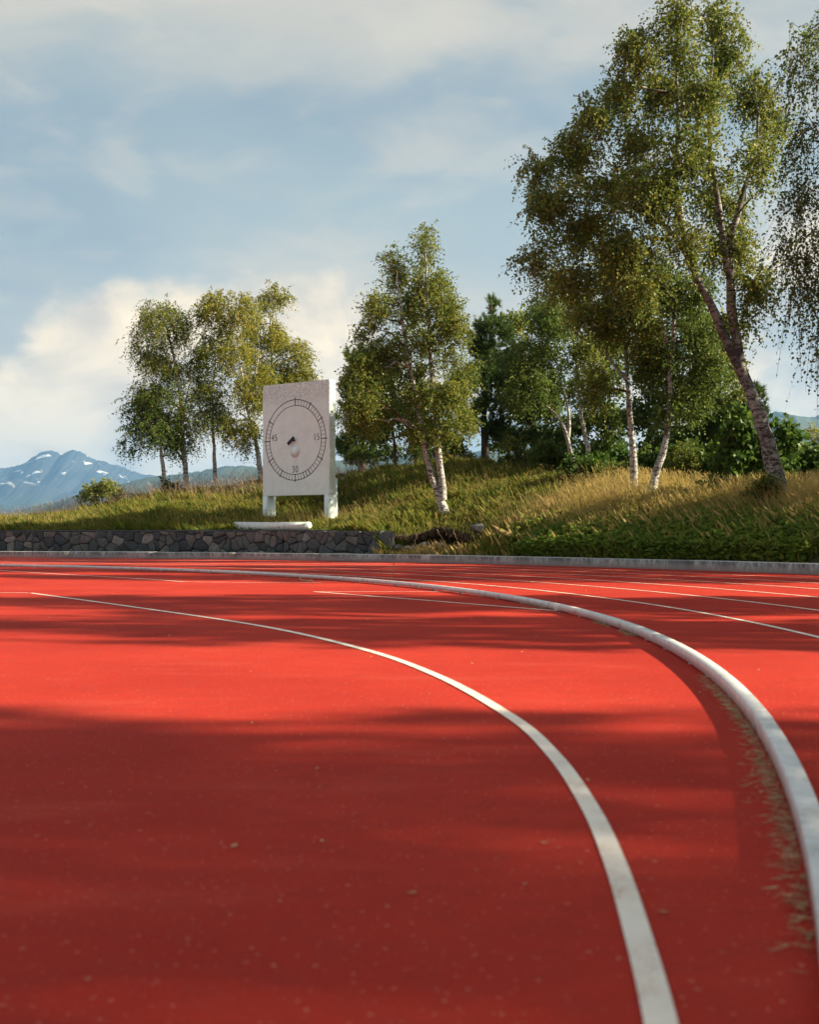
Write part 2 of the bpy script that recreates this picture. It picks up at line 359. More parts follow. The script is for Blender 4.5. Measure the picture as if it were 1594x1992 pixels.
def terrain(x, y):
    x = np.asarray(x, float); y = np.asarray(y, float)
    rho = np.hypot(x - CX, y - CY); th = np.arctan2(y - CY, x - CX)
    rc = np.interp(th, _ct, _cr); zc = np.interp(th, _ct, _cz)
    k = np.clip((th - TH_WALL + 0.03) / 0.05, 0, 1); k = k * k * (3 - 2 * k)
    r0 = KR + 0.28 + k * 0.75; zb = 0.14 + k * 0.66
    s = np.clip((rho - r0) / (rc - r0), 0, 1)
    right = np.clip((0.86 - th) / 0.2, 0, 1)
    shape = (1 - right) * (0.75 * s + 0.25 * s * s * (3 - 2 * s)) + right * np.sin(s * math.pi / 2) ** 0.9
    z = zb + (zc - zb) * shape
    z = z + 0.16 * (vnoise(x, y, 0.45, 1) - 0.5) * np.clip(s * 4, 0, 1) + 0.07 * (vnoise(x, y, 1.4, 2) - 0.5) * np.clip(s * 4, 0, 1)
    over = np.maximum(rho - rc - 0.8, 0)
    z = z - np.minimum(0.07 * over ** 1.5, 30)
    # eroded hollow in the bank below the twin birch
    q = HOL; dd = np.hypot((x - q[0]) * 0.75, (y - q[1]) * 1.1)
    z = z - 0.55 * np.exp(-(dd / 0.8) ** 2)
    kc = np.exp(-(np.hypot(x + 3.35, y - 36.9) / 2.0) ** 4); z = z * (1 - kc) + np.minimum(z, 1.13 + 0.05 * (y - 36.9)) * kc
    return np.where(rho < KR + 0.27 + k * 0.63, 0.12, z)
HOL = np.array([(855 - CU) * 31.1 / F, 31.1])

# setting --------------------------------------------------------------------------------------------------------
t = np.linspace(0, 2 * math.pi, 193)[:-1]
V = np.stack([CX + (KR + 0.1) * np.cos(t), CY + (KR + 0.1) * np.sin(t), np.zeros(192)], -1)
link('running_track', np_mesh('running_track', V, [np.arange(192)[None]], mats=[M['track']]), kind='structure')
rr = np.concatenate([np.linspace(KR + 0.2, KR + 14, 90), np.linspace(KR + 14.8, KR + 60, 40)])
tt = np.radians(np.linspace(-100, 150, 320))
RR, TT = np.meshgrid(rr, tt, indexing='ij'); X = CX + RR * np.cos(TT); Y = CY + RR * np.sin(TT)
V = np.stack([X, Y, terrain(X, Y)], -1).reshape(-1, 3); a, b = RR.shape
I = (np.arange(a - 1)[:, None] * b + np.arange(b - 1)[None]).ravel()
link('grass_bank_ground', np_mesh('bank', V, np.stack([I, I + b, I + b + 1, I + 1], -1), smooth=True, mats=[M['soil']]), kind='structure')

def mk_far(name, a, b, c, scale):
    m = MT(name); n = m.noise(scale, 6, 0.65); n2 = m.noise(scale * 7, 4, 0.7, loc=(3, 0, 0))
    x = m.mix(m.ramp(n, 0.35, 0.65), a, b); x = m.mix(m.ramp(n2, 0.5, 0.75, 0, 0.6), x, c)
    return m.done(m.bsdf(x, 0.95, 0.1))
M['valley'] = mk_far('valley', (0.04, 0.06, 0.025), (0.07, 0.08, 0.03), (0.03, 0.05, 0.02), 0.002)
V = np.array([[-16000, -3000, -30], [16000, -3000, -30], [16000, 13500, -30], [-16000, 13500, -30]], float)
link('ground', np_mesh('ground', V, np.array([[0, 1, 2, 3]]), mats=[M['valley']]), kind='structure')

def ridge(name, prof, Z, depth, mat, rough, seed, back=0.5):
    """a massif whose skyline follows the profile; slopes carry gullies and spurs"""
    us = np.array([p[0] for p in prof], float); vsy = np.array([p[1] for p in prof], float)
    nx, ny = 520, 28
    xs = np.linspace((us[0] - CU) * Z / F, (us[-1] - CU) * Z / F, nx); ys = np.linspace(-1, back, ny)
    top = H - (np.interp(xs * F / Z + CU, us, vsy) - VH) * Z / F
    top = top * (1 + rough * 0.09 * sum((vnoise(xs / (xs[-1] - xs[0]) * fr, xs * 0, 1.0, seed + 40) - 0.5) * am for fr, am in ((60, 1.0), (150, 0.8), (390, 0.6))))
    g = np.zeros((nx, ny)); rg = (xs[-1] - xs[0])
    for i, (fr, am) in enumerate(((9, 1), (21, .55), (47, .3), (101, .17))):
        g += am * (vnoise(np.repeat((xs - xs[0])[:, None] / rg * fr, ny, 1), np.repeat(ys[None] * fr * 0.35, nx, 0), 1.0, seed + i) - 0.5)
    prox = 1 - np.abs(np.where(ys < 0, ys, ys / back))
    hz = top[:, None] * (prox[None] ** 1.15) + g * rough * top[:, None] * (4 * prox * (1 - prox))[None] + g[:, ny * 2 // 3][:, None] * rough * 0.06 * top[:, None]
    hz = hz - 32 * (1 - prox)[None]
    V = np.stack([np.repeat(xs[:, None], ny, 1), Z + np.repeat(ys[None] * depth, nx, 0), hz], -1).reshape(-1, 3)
    I = (np.arange(nx - 1)[:, None] * ny + np.arange(ny - 1)[None]).ravel()
    return link(name, np_mesh(name, V, np.stack([I, I + ny, I + ny + 1, I + 1], -1), smooth=True, mats=[mat]), kind='structure')
def mk_mountain():
    m = MT('mountain_rock'); s = m.sep(); n = m.noise(0.004, 7, 0.65)
    c = m.mix(m.ramp(n, 0.35, 0.65), (0.035, 0.045, 0.055), (0.060, 0.068, 0.074))
    c = m.mix(m.ramp(s[2], 150, 330), (0.045, 0.062, 0.040), c)
    sn = m.noise(0.0065, 5, 0.6, stretch=(1, 1, 1.6), loc=(31, 7, 0), dist=0.8)
    c = m.mix(m.math('MULTIPLY', m.ramp(sn, 0.60, 0.635), m.ramp(s[2], 260, 420)), c, (0.62, 0.64, 0.66))
    return m.done(m.bsdf(c, 0.9, 0.1))
ridge('mountain', [(-700, 1010), (-400, 985), (-200, 940), (-60, 925), (0, 912), (40, 903), (62, 890), (80, 882), (103, 877), (113, 881), (118, 887), (127, 878), (140, 872.5), (152, 876),
                   (165, 882), (180, 893), (205, 897), (235, 907), (262, 914), (285, 922), (330, 935), (450, 960), (700, 1000)], 9500, 2400, mk_mountain(), 0.40, 5)
M['forest'] = mk_far('forest_hill', (0.040, 0.060, 0.030), (0.075, 0.085, 0.045), (0.022, 0.036, 0.020), 0.006)
ridge('wooded_hill', [(-500, 1050), (-200, 1030), (0, 1003), (60, 990), (120, 975), (200, 950), (260, 934), (320, 925), (400, 915), (460, 908), (540, 904), (640, 901), (760, 892), (900, 880), (1100, 868), (1300, 890), (1500, 960), (1700, 1030)],
      4800, 1500, M['forest'], 0.35, 15)
M['hillgrass'] = mk_far('grassy_hill', (0.055, 0.085, 0.035), (0.12, 0.125, 0.055), (0.035, 0.055, 0.028), 0.004)
ridge('grassy_hill', [(900, 1035), (1150, 930), (1300, 850), (1400, 815), (1480, 803), (1512, 806), (1530, 812), (1545, 816), (1570, 812), (1594, 808), (1700, 790), (1900, 780), (2300, 840), (2800, 1000)],
      5600, 1700, M['hillgrass'], 0.5, 25)

# painted markings -----------------------------------------------------------------------------------------------
for k in range(1, 7):
    V, Q = arc_strip(R + 0.02 + 1.22 * k - 0.025, R + 0.02 + 1.22 * k + 0.025, math.radians(-80), math.radians(125), 240, 0.004)
    link('lane_line', np_mesh('lane_line', V, Q, mats=[M['line']]), kind='structure')
inner = [(0.26, 0.9), (0.31, 1.3), (0.37, 1.74), (0.41, 2.12), (0.45, 2.59), (0.475, 3.12), (0.47, 3.85), (0.40, 4.66), (0.14, 6.02), (-0.31, 7.45), (-1.21, 9.35), (-2.81, 11.82), (-4.65, 14.51)]
V, Q = path_strip(inner, 0.05, 0.004); link('curved_line', np_mesh('curved_line', V, Q, mats=[M['line']]), kind='structure')
V, Q = path_strip([(-4.68, 14.5), (-8.0, 14.52), (-14, 14.55)], 0.05, 0.0065); link('cross_line', np_mesh('cross_line', V, Q, mats=[M['line']]), kind='structure')
V, Q = path_strip([(-12.5, 29.5), (-8.19, 23.64), (-4.4, 19.24), (-3.4, 17.95)], 0.05, 0.004); link('diagonal_line', np_mesh('diagonal_line', V, Q, mats=[M['line']]), kind='structure')
V, Q = path_strip([(-3.42, 17.93), (-2.4, 17.62), (-1.3, 17.6)], 0.04, 0.0065); link('short_line', np_mesh('short_line', V, Q, mats=[M['line']]), kind='structure')
V, Q = path_strip([(-1.2, 14.85), (0.02, 13.13), (0.75, 12.05), (1.50, 10.96)], 0.05, 0.004); link('diagonal_line', np_mesh('diagonal_line', V, Q, mats=[M['line']]), kind='structure')
V, Q = path_strip([(-1.14, 14.78), (-0.2, 14.8), (0.85, 14.86)], 0.035, 0.0065); link('short_line', np_mesh('short_line', V, Q, mats=[M['line']]), kind='structure')

# outer concrete kerb, cast in blocks -----------------------------------------------------------------------------
kerb = bpy.data.objects.new('concrete_kerb', None); COL.objects.link(kerb); kerb['kind'] = 'structure'; kerb.location = (CX + KR * math.cos(0.7), CY + KR * math.sin(0.7), 0)
kerb_inv = -np.array(kerb.location)
rng = random.Random(4)
jt = theta_at(620, KR); stp = (jt - theta_at(1340, KR)) / 4
for i in range(-14, 15):
    a, b = jt + i * stp + 0.00018, jt + (i + 1) * stp - 0.00018; dzb = rng.uniform(-0.006, 0.006); dr = rng.uniform(-0.004, 0.004)
    V, fs = arc_prism([(KR + dr, -0.05), (KR + dr + 0.008, KH + dzb - 0.014), (KR + dr + 0.022, KH + dzb), (KR + dr + 0.22, KH + dzb), (KR + dr + 0.235, KH + dzb - 0.014), (KR + dr + 0.24, -0.05)], a, b, 10)
    o = link('kerb_block', np_mesh('kerb_block', V, fs, mats=[M['kerb']]), kerb); o.location = kerb_inv

# inner aluminium rail ---------------------------------------------------------------------------------------------
rail = thing('track_rail', 'low silver aluminium rail curving round the inside edge of the red lanes', 'rail', tuple(pol(R, 0.0)))
rl = -np.array(rail.location); rng = random.Random(9)
for i in range(-7, 12):
    a, b = math.radians(-0.8 + 10 * i) + 0.0003, math.radians(-0.8 + 10 * (i + 1)) - 0.0003
    c = R - 0.018 + rng.uniform(-0.002, 0.002)
    V, fs = arc_prism([(c, 0.011), (c, 0.064), (c + 0.002, 0.066), (c + 0.053, 0.066), (c + 0.055, 0.064), (c + 0.055, 0.011), (c + 0.050, 0.011), (c + 0.050, 0.060), (c + 0.005, 0.060), (c + 0.005, 0.011)], a, b, 26)
    s = link('rail_section', np_mesh('rail_section', V, fs, mats=[M['alu']]), rail); s.location = rl
    for k in range(5):
        th = a + (k + 0.5 + rng.uniform(-.2, .2)) * (b - a) / 5; dt = 0.018 / R
        V, fs = arc_prism([(c + 0.002, 0.0), (c + 0.002, 0.020), (c + 0.006, 0.026), (c + 0.049, 0.026), (c + 0.053, 0.020), (c + 0.053, 0.0)], th - dt, th + dt, 1)
        link('support_foot', np_mesh('support_foot', V, fs, mats=[M['alu']]), s)

# retaining wall of rough stones -----------------------------------------------------------------------------------
WR, WT = KR + 0.72, 0.84
tha, thb = TH_WALL, theta_at(-420, WR); L = (thb - tha) * WR
wall = thing('stone_wall', 'low dark dry-looking stone retaining wall below the grassy mound with the clock', 'stone wall', tuple(pol(WR, (tha + thb) / 2)))
wl = -np.array(wall.location)
V, fs = arc_prism([(WR + 0.05, -0.05), (WR + 0.07, WT - 0.035), (WR + 0.42, WT - 0.035), (WR + 0.42, -0.05)], tha + 0.004, thb, 90)
link('mortar_core', np_mesh('mortar_core', V, fs, mats=[M['mortar']]), wall).location = wl
rs = np.random.default_rng(21)
pts = []
for row, zc in enumerate((0.10, 0.36, 0.60, 0.775)):
    x = rs.uniform(0, 0.3)
    while x < L:
        pts.append((x + rs.normal(0, .06), zc + rs.normal(0, 0.075))); x += rs.choice([0.16, 0.28, 0.45, 0.7], p=[.2, .35, .25, .2]) * (0.85 if row == 3 else 1)
pts = np.array(pts)
def clip(poly, n, d):
    out = []
    for i in range(len(poly)):
        p, q = poly[i], poly[(i + 1) % len(poly)]; a, b = p @ n - d, q @ n - d
        if a <= 0: out.append(p)
        if (a < 0) != (b < 0) and a != b: out.append(p + (q - p) * (a / (a - b)))
    return out
def round_poly(P):
    P = np.array(P); Q = []
    for i in range(len(P)):
        p, q, r = P[i - 1], P[i], P[(i + 1) % len(P)]; Q += [q + (p - q) * 0.09, q + (r - q) * 0.09]
    return np.array(Q)
for i, p in enumerate(pts):
    poly = [np.array(c) for c in ((p[0] - .6, -0.03), (p[0] + .6, -0.03), (p[0] + .6, WT - 0.02 + rs.normal(0, .012)), (p[0] - .6, WT - 0.02 + rs.normal(0, .012)))]
    near = np.where((np.abs(pts[:, 0] - p[0]) < 1.3) & (np.arange(len(pts)) != i))[0]
    for j in near:
        q = pts[j]; n = q - p; d = np.linalg.norm(n); n = n / d
        n2 = n + rs.normal(0, 0.04, 2); n2 /= np.linalg.norm(n2)
        poly = clip(poly, n2, ((p + q) / 2) @ n2 - 0.006)
        if len(poly) < 3: break
    if len(poly) < 3: continue
    c = np.mean(poly, 0); P = round_poly(poly); k = len(P)
    if np.linalg.norm(P - c, axis=1).max() < 0.05: continue
    dep = rs.uniform(-0.015, 0.03); tilt = rs.normal(0, 0.07, 2); rings = []
    for sc, off in ((1.0, 0.09), (1.0, 0.012), (0.93, -0.012), (0.62, -0.018)):
        q = c + (P - c) * sc; o_ = off - dep + ((q - c) @ tilt) * (1 if off < .05 else 0) + (rs.normal(0, 0.005, k) if off < 0.05 else 0)
        thq = tha + q[:, 0] / WR; rq = WR + o_
        rings.append(np.stack([CX + rq * np.cos(thq), CY + rq * np.sin(thq), q[:, 1]], -1))
    thc = tha + c[0] / WR; rc_ = WR - 0.02 - dep
    V = np.concatenate(rings + [np.array([[CX + rc_ * math.cos(thc), CY + rc_ * math.sin(thc), c[1]]])])
    j = np.arange(k); j2 = (j + 1) % k
    Q = np.concatenate([np.stack([j2 + r * k, j + r * k, j + (r + 1) * k, j2 + (r + 1) * k], -1) for r in range(3)])
    T = np.stack([j2 + 3 * k, j + 3 * k, np.full(k, 4 * k)], -1)
    link('stone', np_mesh('stone', V, [Q, T], mats=[M['stone']]), wall).location = wl
V, fs = arc_prism([(WR - 0.02, WT - 0.033), (WR - 0.024, WT - 0.004), (WR - 0.01, WT + 0.012), (WR + 0.40, WT + 0.02), (WR + 0.42, WT - 0.033)], tha + 0.06, thb, 120)
V[:, 2] += 0.012 * (vnoise(V[:, 0], V[:, 1], 3.0, 8) - 0.5)
link('mortar_cap', np_mesh('mortar_cap', V, fs, mats=[M['stone']]), wall).location = wl

# loose rocks and the eroded hollow where the wall gives out --------------------------------------------------------
def rock_mesh(seed, sx, sy, sz):
    r = np.random.default_rng(seed); P = unit(r.normal(size=(20, 3))); n = len(P)
    import bmesh
    bm = bmesh.new()
    for p in P * (0.75 + 0.3 * r.random((n, 1))): bm.verts.new((p[0] * sx, p[1] * sy, p[2] * sz))
    h = bmesh.ops.convex_hull(bm, input=bm.verts)
    bmesh.ops.delete(bm, geom=[v for v in bm.verts if not v.link_faces], context='VERTS')
    me = bpy.data.meshes.new('rock'); bm.to_mesh(me); bm.free(); me.materials.append(M['stone']); return me
M['palerock'] = mk_far('pale_rock', (0.20, 0.18, 0.155), (0.34, 0.30, 0.26), (0.10, 0.085, 0.07), 4.0)
rocks = [(752, 1062, .30, .25, .24, 'tan rubble rock at the broken end of the stone wall', 1), (775, 1066, .24, .2, .17, 'pale flat rubble rock beside the wall end rock', 1), (800, 1068, .30, .2, .15, 'pinkish rubble rock in front of the eroded hollow', 1),
         (828, 1064, .22, .2, .18, 'tan rock lying below dangling turf roots', 1), (852, 1062, .26, .2, .14, 'brownish slab rock sitting in the mouth of the earth hollow', 1), (930, 1027, .22, .2, .16, 'grey lichen-spotted rock in the grass right of the earth hollow', 0),
         (846, 1078, .32, .16, .10, 'low pale rock just behind the concrete kerb below the hollow', 1), (742, 1044, .2, .2, .22, 'dark corner rock loosened from the stone wall end', 0)]
for i, (u, v, a, b, c, lab, pale) in enumerate(rocks):
    th = theta_at(u, KR + 1.0); Z = (pol(KR + (0.55 if v > 1070 else 1.05), th))[1]; p = at(u, v, Z)
    me = rock_mesh(40 + i, a, b, c)
    if pale: me.materials.clear(); me.materials.append(M['palerock'])
    o = link('rock', me, loc=p, rz=i * 1.3); tag(o, lab, 'rock', 'rocks at the end of the wall')
def mk_dark(): 
    m = MT('raw_earth'); n = m.noise(9, 6, 0.7); return m.done(m.bsdf(m.mix(n, (0.012, 0.009, 0.006), (0.055, 0.036, 0.022)), 0.98, 0.05, normal=m.bump(n, 1.0, 0.06)))
M['raw'] = mk_dark()
n1, n2 = 46, 22; g = np.random.default_rng(3)
uu = np.linspace(738, 925, n1); vv = np.linspace(0, 1, n2); P = np.zeros((n1, n2, 3))
for i, u in enumerate(uu):
    k = (u - 738) / 187; topv = 1043 - 15 * math.exp(-((u - 862) / 38) ** 2) + g.normal(0, 1.6)
    th = theta_at(u, KR + 1.4)
    for j, s in enumerate(vv):
        inn = 0.55 * math.exp(-((u - 862) / 36) ** 2) * math.sin(min(1, s * 1.25) * math.pi) - 0.18 * math.exp(-((s - 0.02) / .12) ** 2)
        q = pol(KR + 1.25 + 0.35 * (1 - s) + inn - 0.55 * s, th); q = q + g.normal(0, 0.014, 3)
        v = topv + (1080 - topv) * s; q[2] = H - (v - VH) * q[1] / F; P[i, j] = q
I = (np.arange(n1 - 1)[:, None] * n2 + np.arange(n2 - 1)[None]).ravel()
o = link('eroded_earth', np_mesh('eroded_earth', P.reshape(-1, 3), np.stack([I, I + 1, I + n2 + 1, I + n2], -1), smooth=True, mats=[M['raw']]), kind='structure')
M['fringe'] = mk_grass('root_fringe', [(0.035, 0.025, 0.016), (0.085, 0.060, 0.036), (0.19, 0.14, 0.085)], 0.1)
nr_ = 650; hu = g.uniform(742, 915, nr_); hp = np.zeros((nr_, 3))
for i in range(nr_):
    q = pol(KR + 1.22 + g.uniform(-.08, .12), theta_at(hu[i], KR + 1.3)); tv = 1041 - 15 * math.exp(-((hu[i] - 862) / 38) ** 2) + g.normal(0, 2.0); q[2] = H - (tv - VH) * q[1] / F; hp[i] = q
hl = g.uniform(.06, .26, nr_); ha = g.uniform(0, 6.28, nr_); hs_ = np.stack([np.cos(ha), np.sin(ha), np.zeros(nr_)], -1) * 0.006
hm_ = hp + np.stack([g.normal(0, .03, nr_), -np.abs(g.normal(0, .04, nr_)), -hl * .5], -1); ht_ = hm_ + np.stack([g.normal(0, .03, nr_), g.normal(0, .03, nr_), -hl * .5], -1)
tag(link('hanging_roots', np_mesh('hanging_roots', np.stack([hp - hs_, hp + hs_, hm_ + hs_ * .8, ht_], 1).reshape(-1, 3), np.arange(nr_ * 4).reshape(-1, 4), mats=[M['fringe']]), kind='stuff'), 'fringe of fine brown roots and dead grass hanging over the earth hollow', 'roots')
for i, (u0, v0, u1, v1, lab) in enumerate([(851, 1030, 866, 1056, 'thin pale root hanging slantwise across the earth hollow'), (882, 1028, 890, 1050, 'short bent root at the right lip of the earth hollow'), (812, 1040, 806, 1062, 'dark dangling root on the left of the earth hollow')]):
    Z = pol(KR + 1.05, theta_at(u0, KR + 1.05))[1]; a, b = at(u0, v0, Z), at(u1, v1, Z - 0.15); s = np.linspace(0, 1, 7)[:, None]
    V, fs = tube(a + (b - a) * s + g.normal(0, .012, (7, 3)), np.linspace(.014, .006, 7), 6)
    tag(link('root', np_mesh('root', V, fs, True, [M['litter']])), lab, 'root', 'bare roots in the bank')

# ------------------------------------------------------------------ the big white timing clock
PSI = math.radians(36.5); CW, CT, LD, LW = 2.79, 0.29, 0.39, 0.21
right_front = at(641, 1012, 36.0); d_front = np.array([math.cos(PSI), -math.sin(PSI), 0])
org = right_front - d_front * CW; org[2] = 1.05
clock = thing('timing_clock', 'tall white weathered concrete timing clock on two legs with a dial of seconds', 'clock', tuple(org), -PSI)
ZT, ZP, ZB = 5.455 - org[2], 1.94 - org[2], 2.47 - org[2]
def bevel_box(name, x0, x1, y0, y1, z0, z1, mat, parent, w_=0.012):
    import bmesh
    bm = bmesh.new(); V, Q = box(x0, x1, y0, y1, z0, z1); vs_ = [bm.verts.new(v) for v in V]
    for q in Q: bm.faces.new([vs_[i] for i in q])
    bmesh.ops.recalc_face_normals(bm, faces=bm.faces)
    bmesh.ops.bevel(bm, geom=bm.edges[:], offset=w_, segments=2, affect='EDGES')
    me = bpy.data.meshes.new(name); bm.to_mesh(me); bm.free(); me.materials.append(mat); return link(name, me, parent)
bevel_box('dial_panel', 0, CW, 0, CT, ZP, ZT, M['clock'], clock)
for x0 in (0.0, CW - LW):
    prof = [(0, -0.35), (LD, -0.35), (LD, ZB - 0.05), (CT + 0.003, ZB), (CT + 0.003, ZP - 0.002), (0, ZP - 0.002)]
    V = np.array([[x, y, z] for x in (x0 + 0.002, x0 + LW - 0.002) for y, z in prof]); m = len(prof)
    j = np.arange(m); Q = np.stack([j, (j + 1) % m, (j + 1) % m + m, j + m], -1)
    link('leg', np_mesh('leg', V, [Q, np.array([list(range(m - 1, -1, -1)), [k + m for k in range(m)]])], mats=[M['clock']]), clock)
DX, DZ, RO, RI = CW / 2 - 0.005, 3.667 - org[2], 1.255, 1.075
def flat_ring(r0, r1, n=96, wob=0.0, seed=0):
    g = np.random.default_rng(seed); t = np.linspace(0, 2 * math.pi, n + 1)[:-1]; wv = 1 + wob * np.sin(3 * t + seed)
    V = np.concatenate([np.stack([DX + r * wv * np.sin(t), np.full(n, y), DZ + r * wv * np.cos(t)], -1) for r, y in ((r0, -0.003), (r1, -0.003), (r0, 0.004), (r1, 0.004))])
    i = np.arange(n); k = (i + 1) % n
    return V, np.concatenate([np.stack([i, k, k + n, i + n], -1), np.stack([i + 2 * n, i, k, k + 2 * n], -1), np.stack([i + n, i + 3 * n, k + 3 * n, k + n], -1)])
for nm, r, wd in (('outer_ring', RO, 0.024), ('inner_ring', RI, 0.020)):
    V, Q = flat_ring(r - wd / 2, r + wd / 2, wob=0.002, seed=2); link(nm, np_mesh(nm, V, Q, mats=[M['ink']]), clock)
for s in range(0, 51):
    big = s % 5 == 0
    if s in (26, 27): wdt = 0.024
    else: wdt = 0.028 if big else 0.010
    r0, r1 = (RI - 0.02, RO + 0.055) if big and s != 25 else (RI, RO)
    if s == 0: r0, r1 = RI, RO + 0.07
    a = s * 2 * math.pi / 60; V, Q = box(-wdt / 2, wdt / 2, -0.0045, 0.004, r0, r1)
    V = np.stack([DX + V[:, 0] * math.cos(a) + V[:, 2] * math.sin(a), V[:, 1], DZ - V[:, 0] * math.sin(a) + V[:, 2] * math.cos(a)], -1)
    link('tick_mark', np_mesh('tick_mark', V, Q, mats=[M['ink']]), clock)
for txt, x, z, hgt in (('15', 0.885, 0.045, 0.20), ('30', 0.0, -0.925, 0.21), ('45', -0.88, 0.10, 0.20)):
    cu = bpy.data.curves.new('numeral', 'FONT'); cu.body = txt; cu.size = hgt / 0.70; cu.align_x = 'CENTER'; cu.align_y = 'CENTER'; cu.extrude = 0.003; cu.space_character = 1.08; cu.offset = -0.002
    tmp = bpy.data.objects.new('tmp', cu); COL.objects.link(tmp); dg = bpy.context.evaluated_depsgraph_get()
    me = bpy.data.meshes.new_from_object(tmp.evaluated_get(dg)); bpy.data.objects.remove(tmp); me.materials.clear(); me.materials.append(M['ink'])
    o = link('numeral', me, clock, (DX + x, -0.002, DZ + z)); o.rotation_euler = (math.radians(90), 0, 0); o.scale = (0.88, 1, 1)
    o['label'] = 'painted number ' + txt
def disc_y(cx_, cz_, r, y0, y1, n=36):
    t = np.arange(n) * 2 * math.pi / n
    V = np.concatenate([np.stack([cx_ + r * np.cos(t), np.full(n, y), cz_ + r * np.sin(t)], -1) for y in (y0, y1)]); i = np.arange(n); k = (i + 1) % n
    return V, [np.stack([i, k, k + n, i + n], -1), np.array([list(range(n - 1, -1, -1)), [n + q for q in range(n)]])]
V, fs = disc_y(DX - 0.005, DZ - 0.355, 0.182, -0.03, 0.01); link('hub_disc', np_mesh('hub_disc', V, fs, mats=[M['enamel']]), clock)
V, fs = disc_y(DX - 0.005, DZ - 0.355, 0.194, -0.018, 0.01); link('disc_rim', np_mesh('disc_rim', V, fs, mats=[M['clock']]), clock)
V, Q = box(-0.17, 0.15, -0.13, -0.085, -0.042, 0.042); a = math.radians(38)
V = np.stack([DX - 0.075 + V[:, 0] * math.cos(a) - V[:, 2] * math.sin(a), V[:, 1], DZ - 0.02 + V[:, 0] * math.sin(a) + V[:, 2] * math.cos(a)], -1)
link('hand_stub', np_mesh('hand_stub', V, Q, mats=[M['iron']]), clock)
V, fs = disc_y(DX - 0.03, DZ - 0.01, 0.03, -0.09, 0.01, 14); link('axle', np_mesh('axle', V, fs, mats=[M['iron']]), clock)

# white board lying on top of the wall
Zb = 34.3; a, b = at(455, 1017, Zb + 0.9), at(600, 1018, Zb - 0.7); ang = math.atan2(b[1] - a[1], b[0] - a[0]); Lb = math.hypot(*(b - a)[:2])
zb0 = WT + 0.025; hb = 0.235
prof = [(0, hb), (0.13, 0), (Lb - 0.10, 0.0), (Lb - 0.03, 0.035), (Lb, 0.10), (Lb - 0.02, 0.19), (Lb - 0.10, hb - 0.015), (Lb * .5, hb - 0.02)]; m = len(prof)
V = np.array([[x, y, z] for y in (0.0, 0.16) for x, z in prof]); j = np.arange(m)
Q = np.stack([j, j + m, (j + 1) % m + m, (j + 1) % m], -1)
bd = link('white_board', np_mesh('white_board', V, [Q, np.array([list(range(m)), [k + m for k in range(m - 1, -1, -1)]])], mats=[M['clock']]), loc=(a[0], a[1], zb0), rz=ang)
tag(bd, 'long white weathered board with slanted end lying on the stone wall', 'board')

# small grey box behind the clock
p = at(668, 945, 40.5); gz = float(terrain(p[0], p[1])); p[2] = gz
bx = thing('junction_box', 'small dark grey box on a short post beside the white clock', 'box', tuple(p))
M['boxgrey'] = simple('box_grey', (0.13, 0.14, 0.15), 0.6)
hh = at(668, 925, 40.5)[2] - gz
V, Q = box(-.09, .09, -.05, .05, hh - 0.24, hh); link('housing', np_mesh('housing', V, Q, mats=[M['boxgrey']]), bx)
V, Q = box(-.11, .11, -.07, .07, hh + 0.002, hh + 0.03); link('lid', np_mesh('lid', V, Q, mats=[M['iron']]), bx)
V, Q = box(-.03, .03, -.03, .03, -0.3, hh - 0.242); link('post', np_mesh('post', V, Q, mats=[M['boxgrey']]), bx)

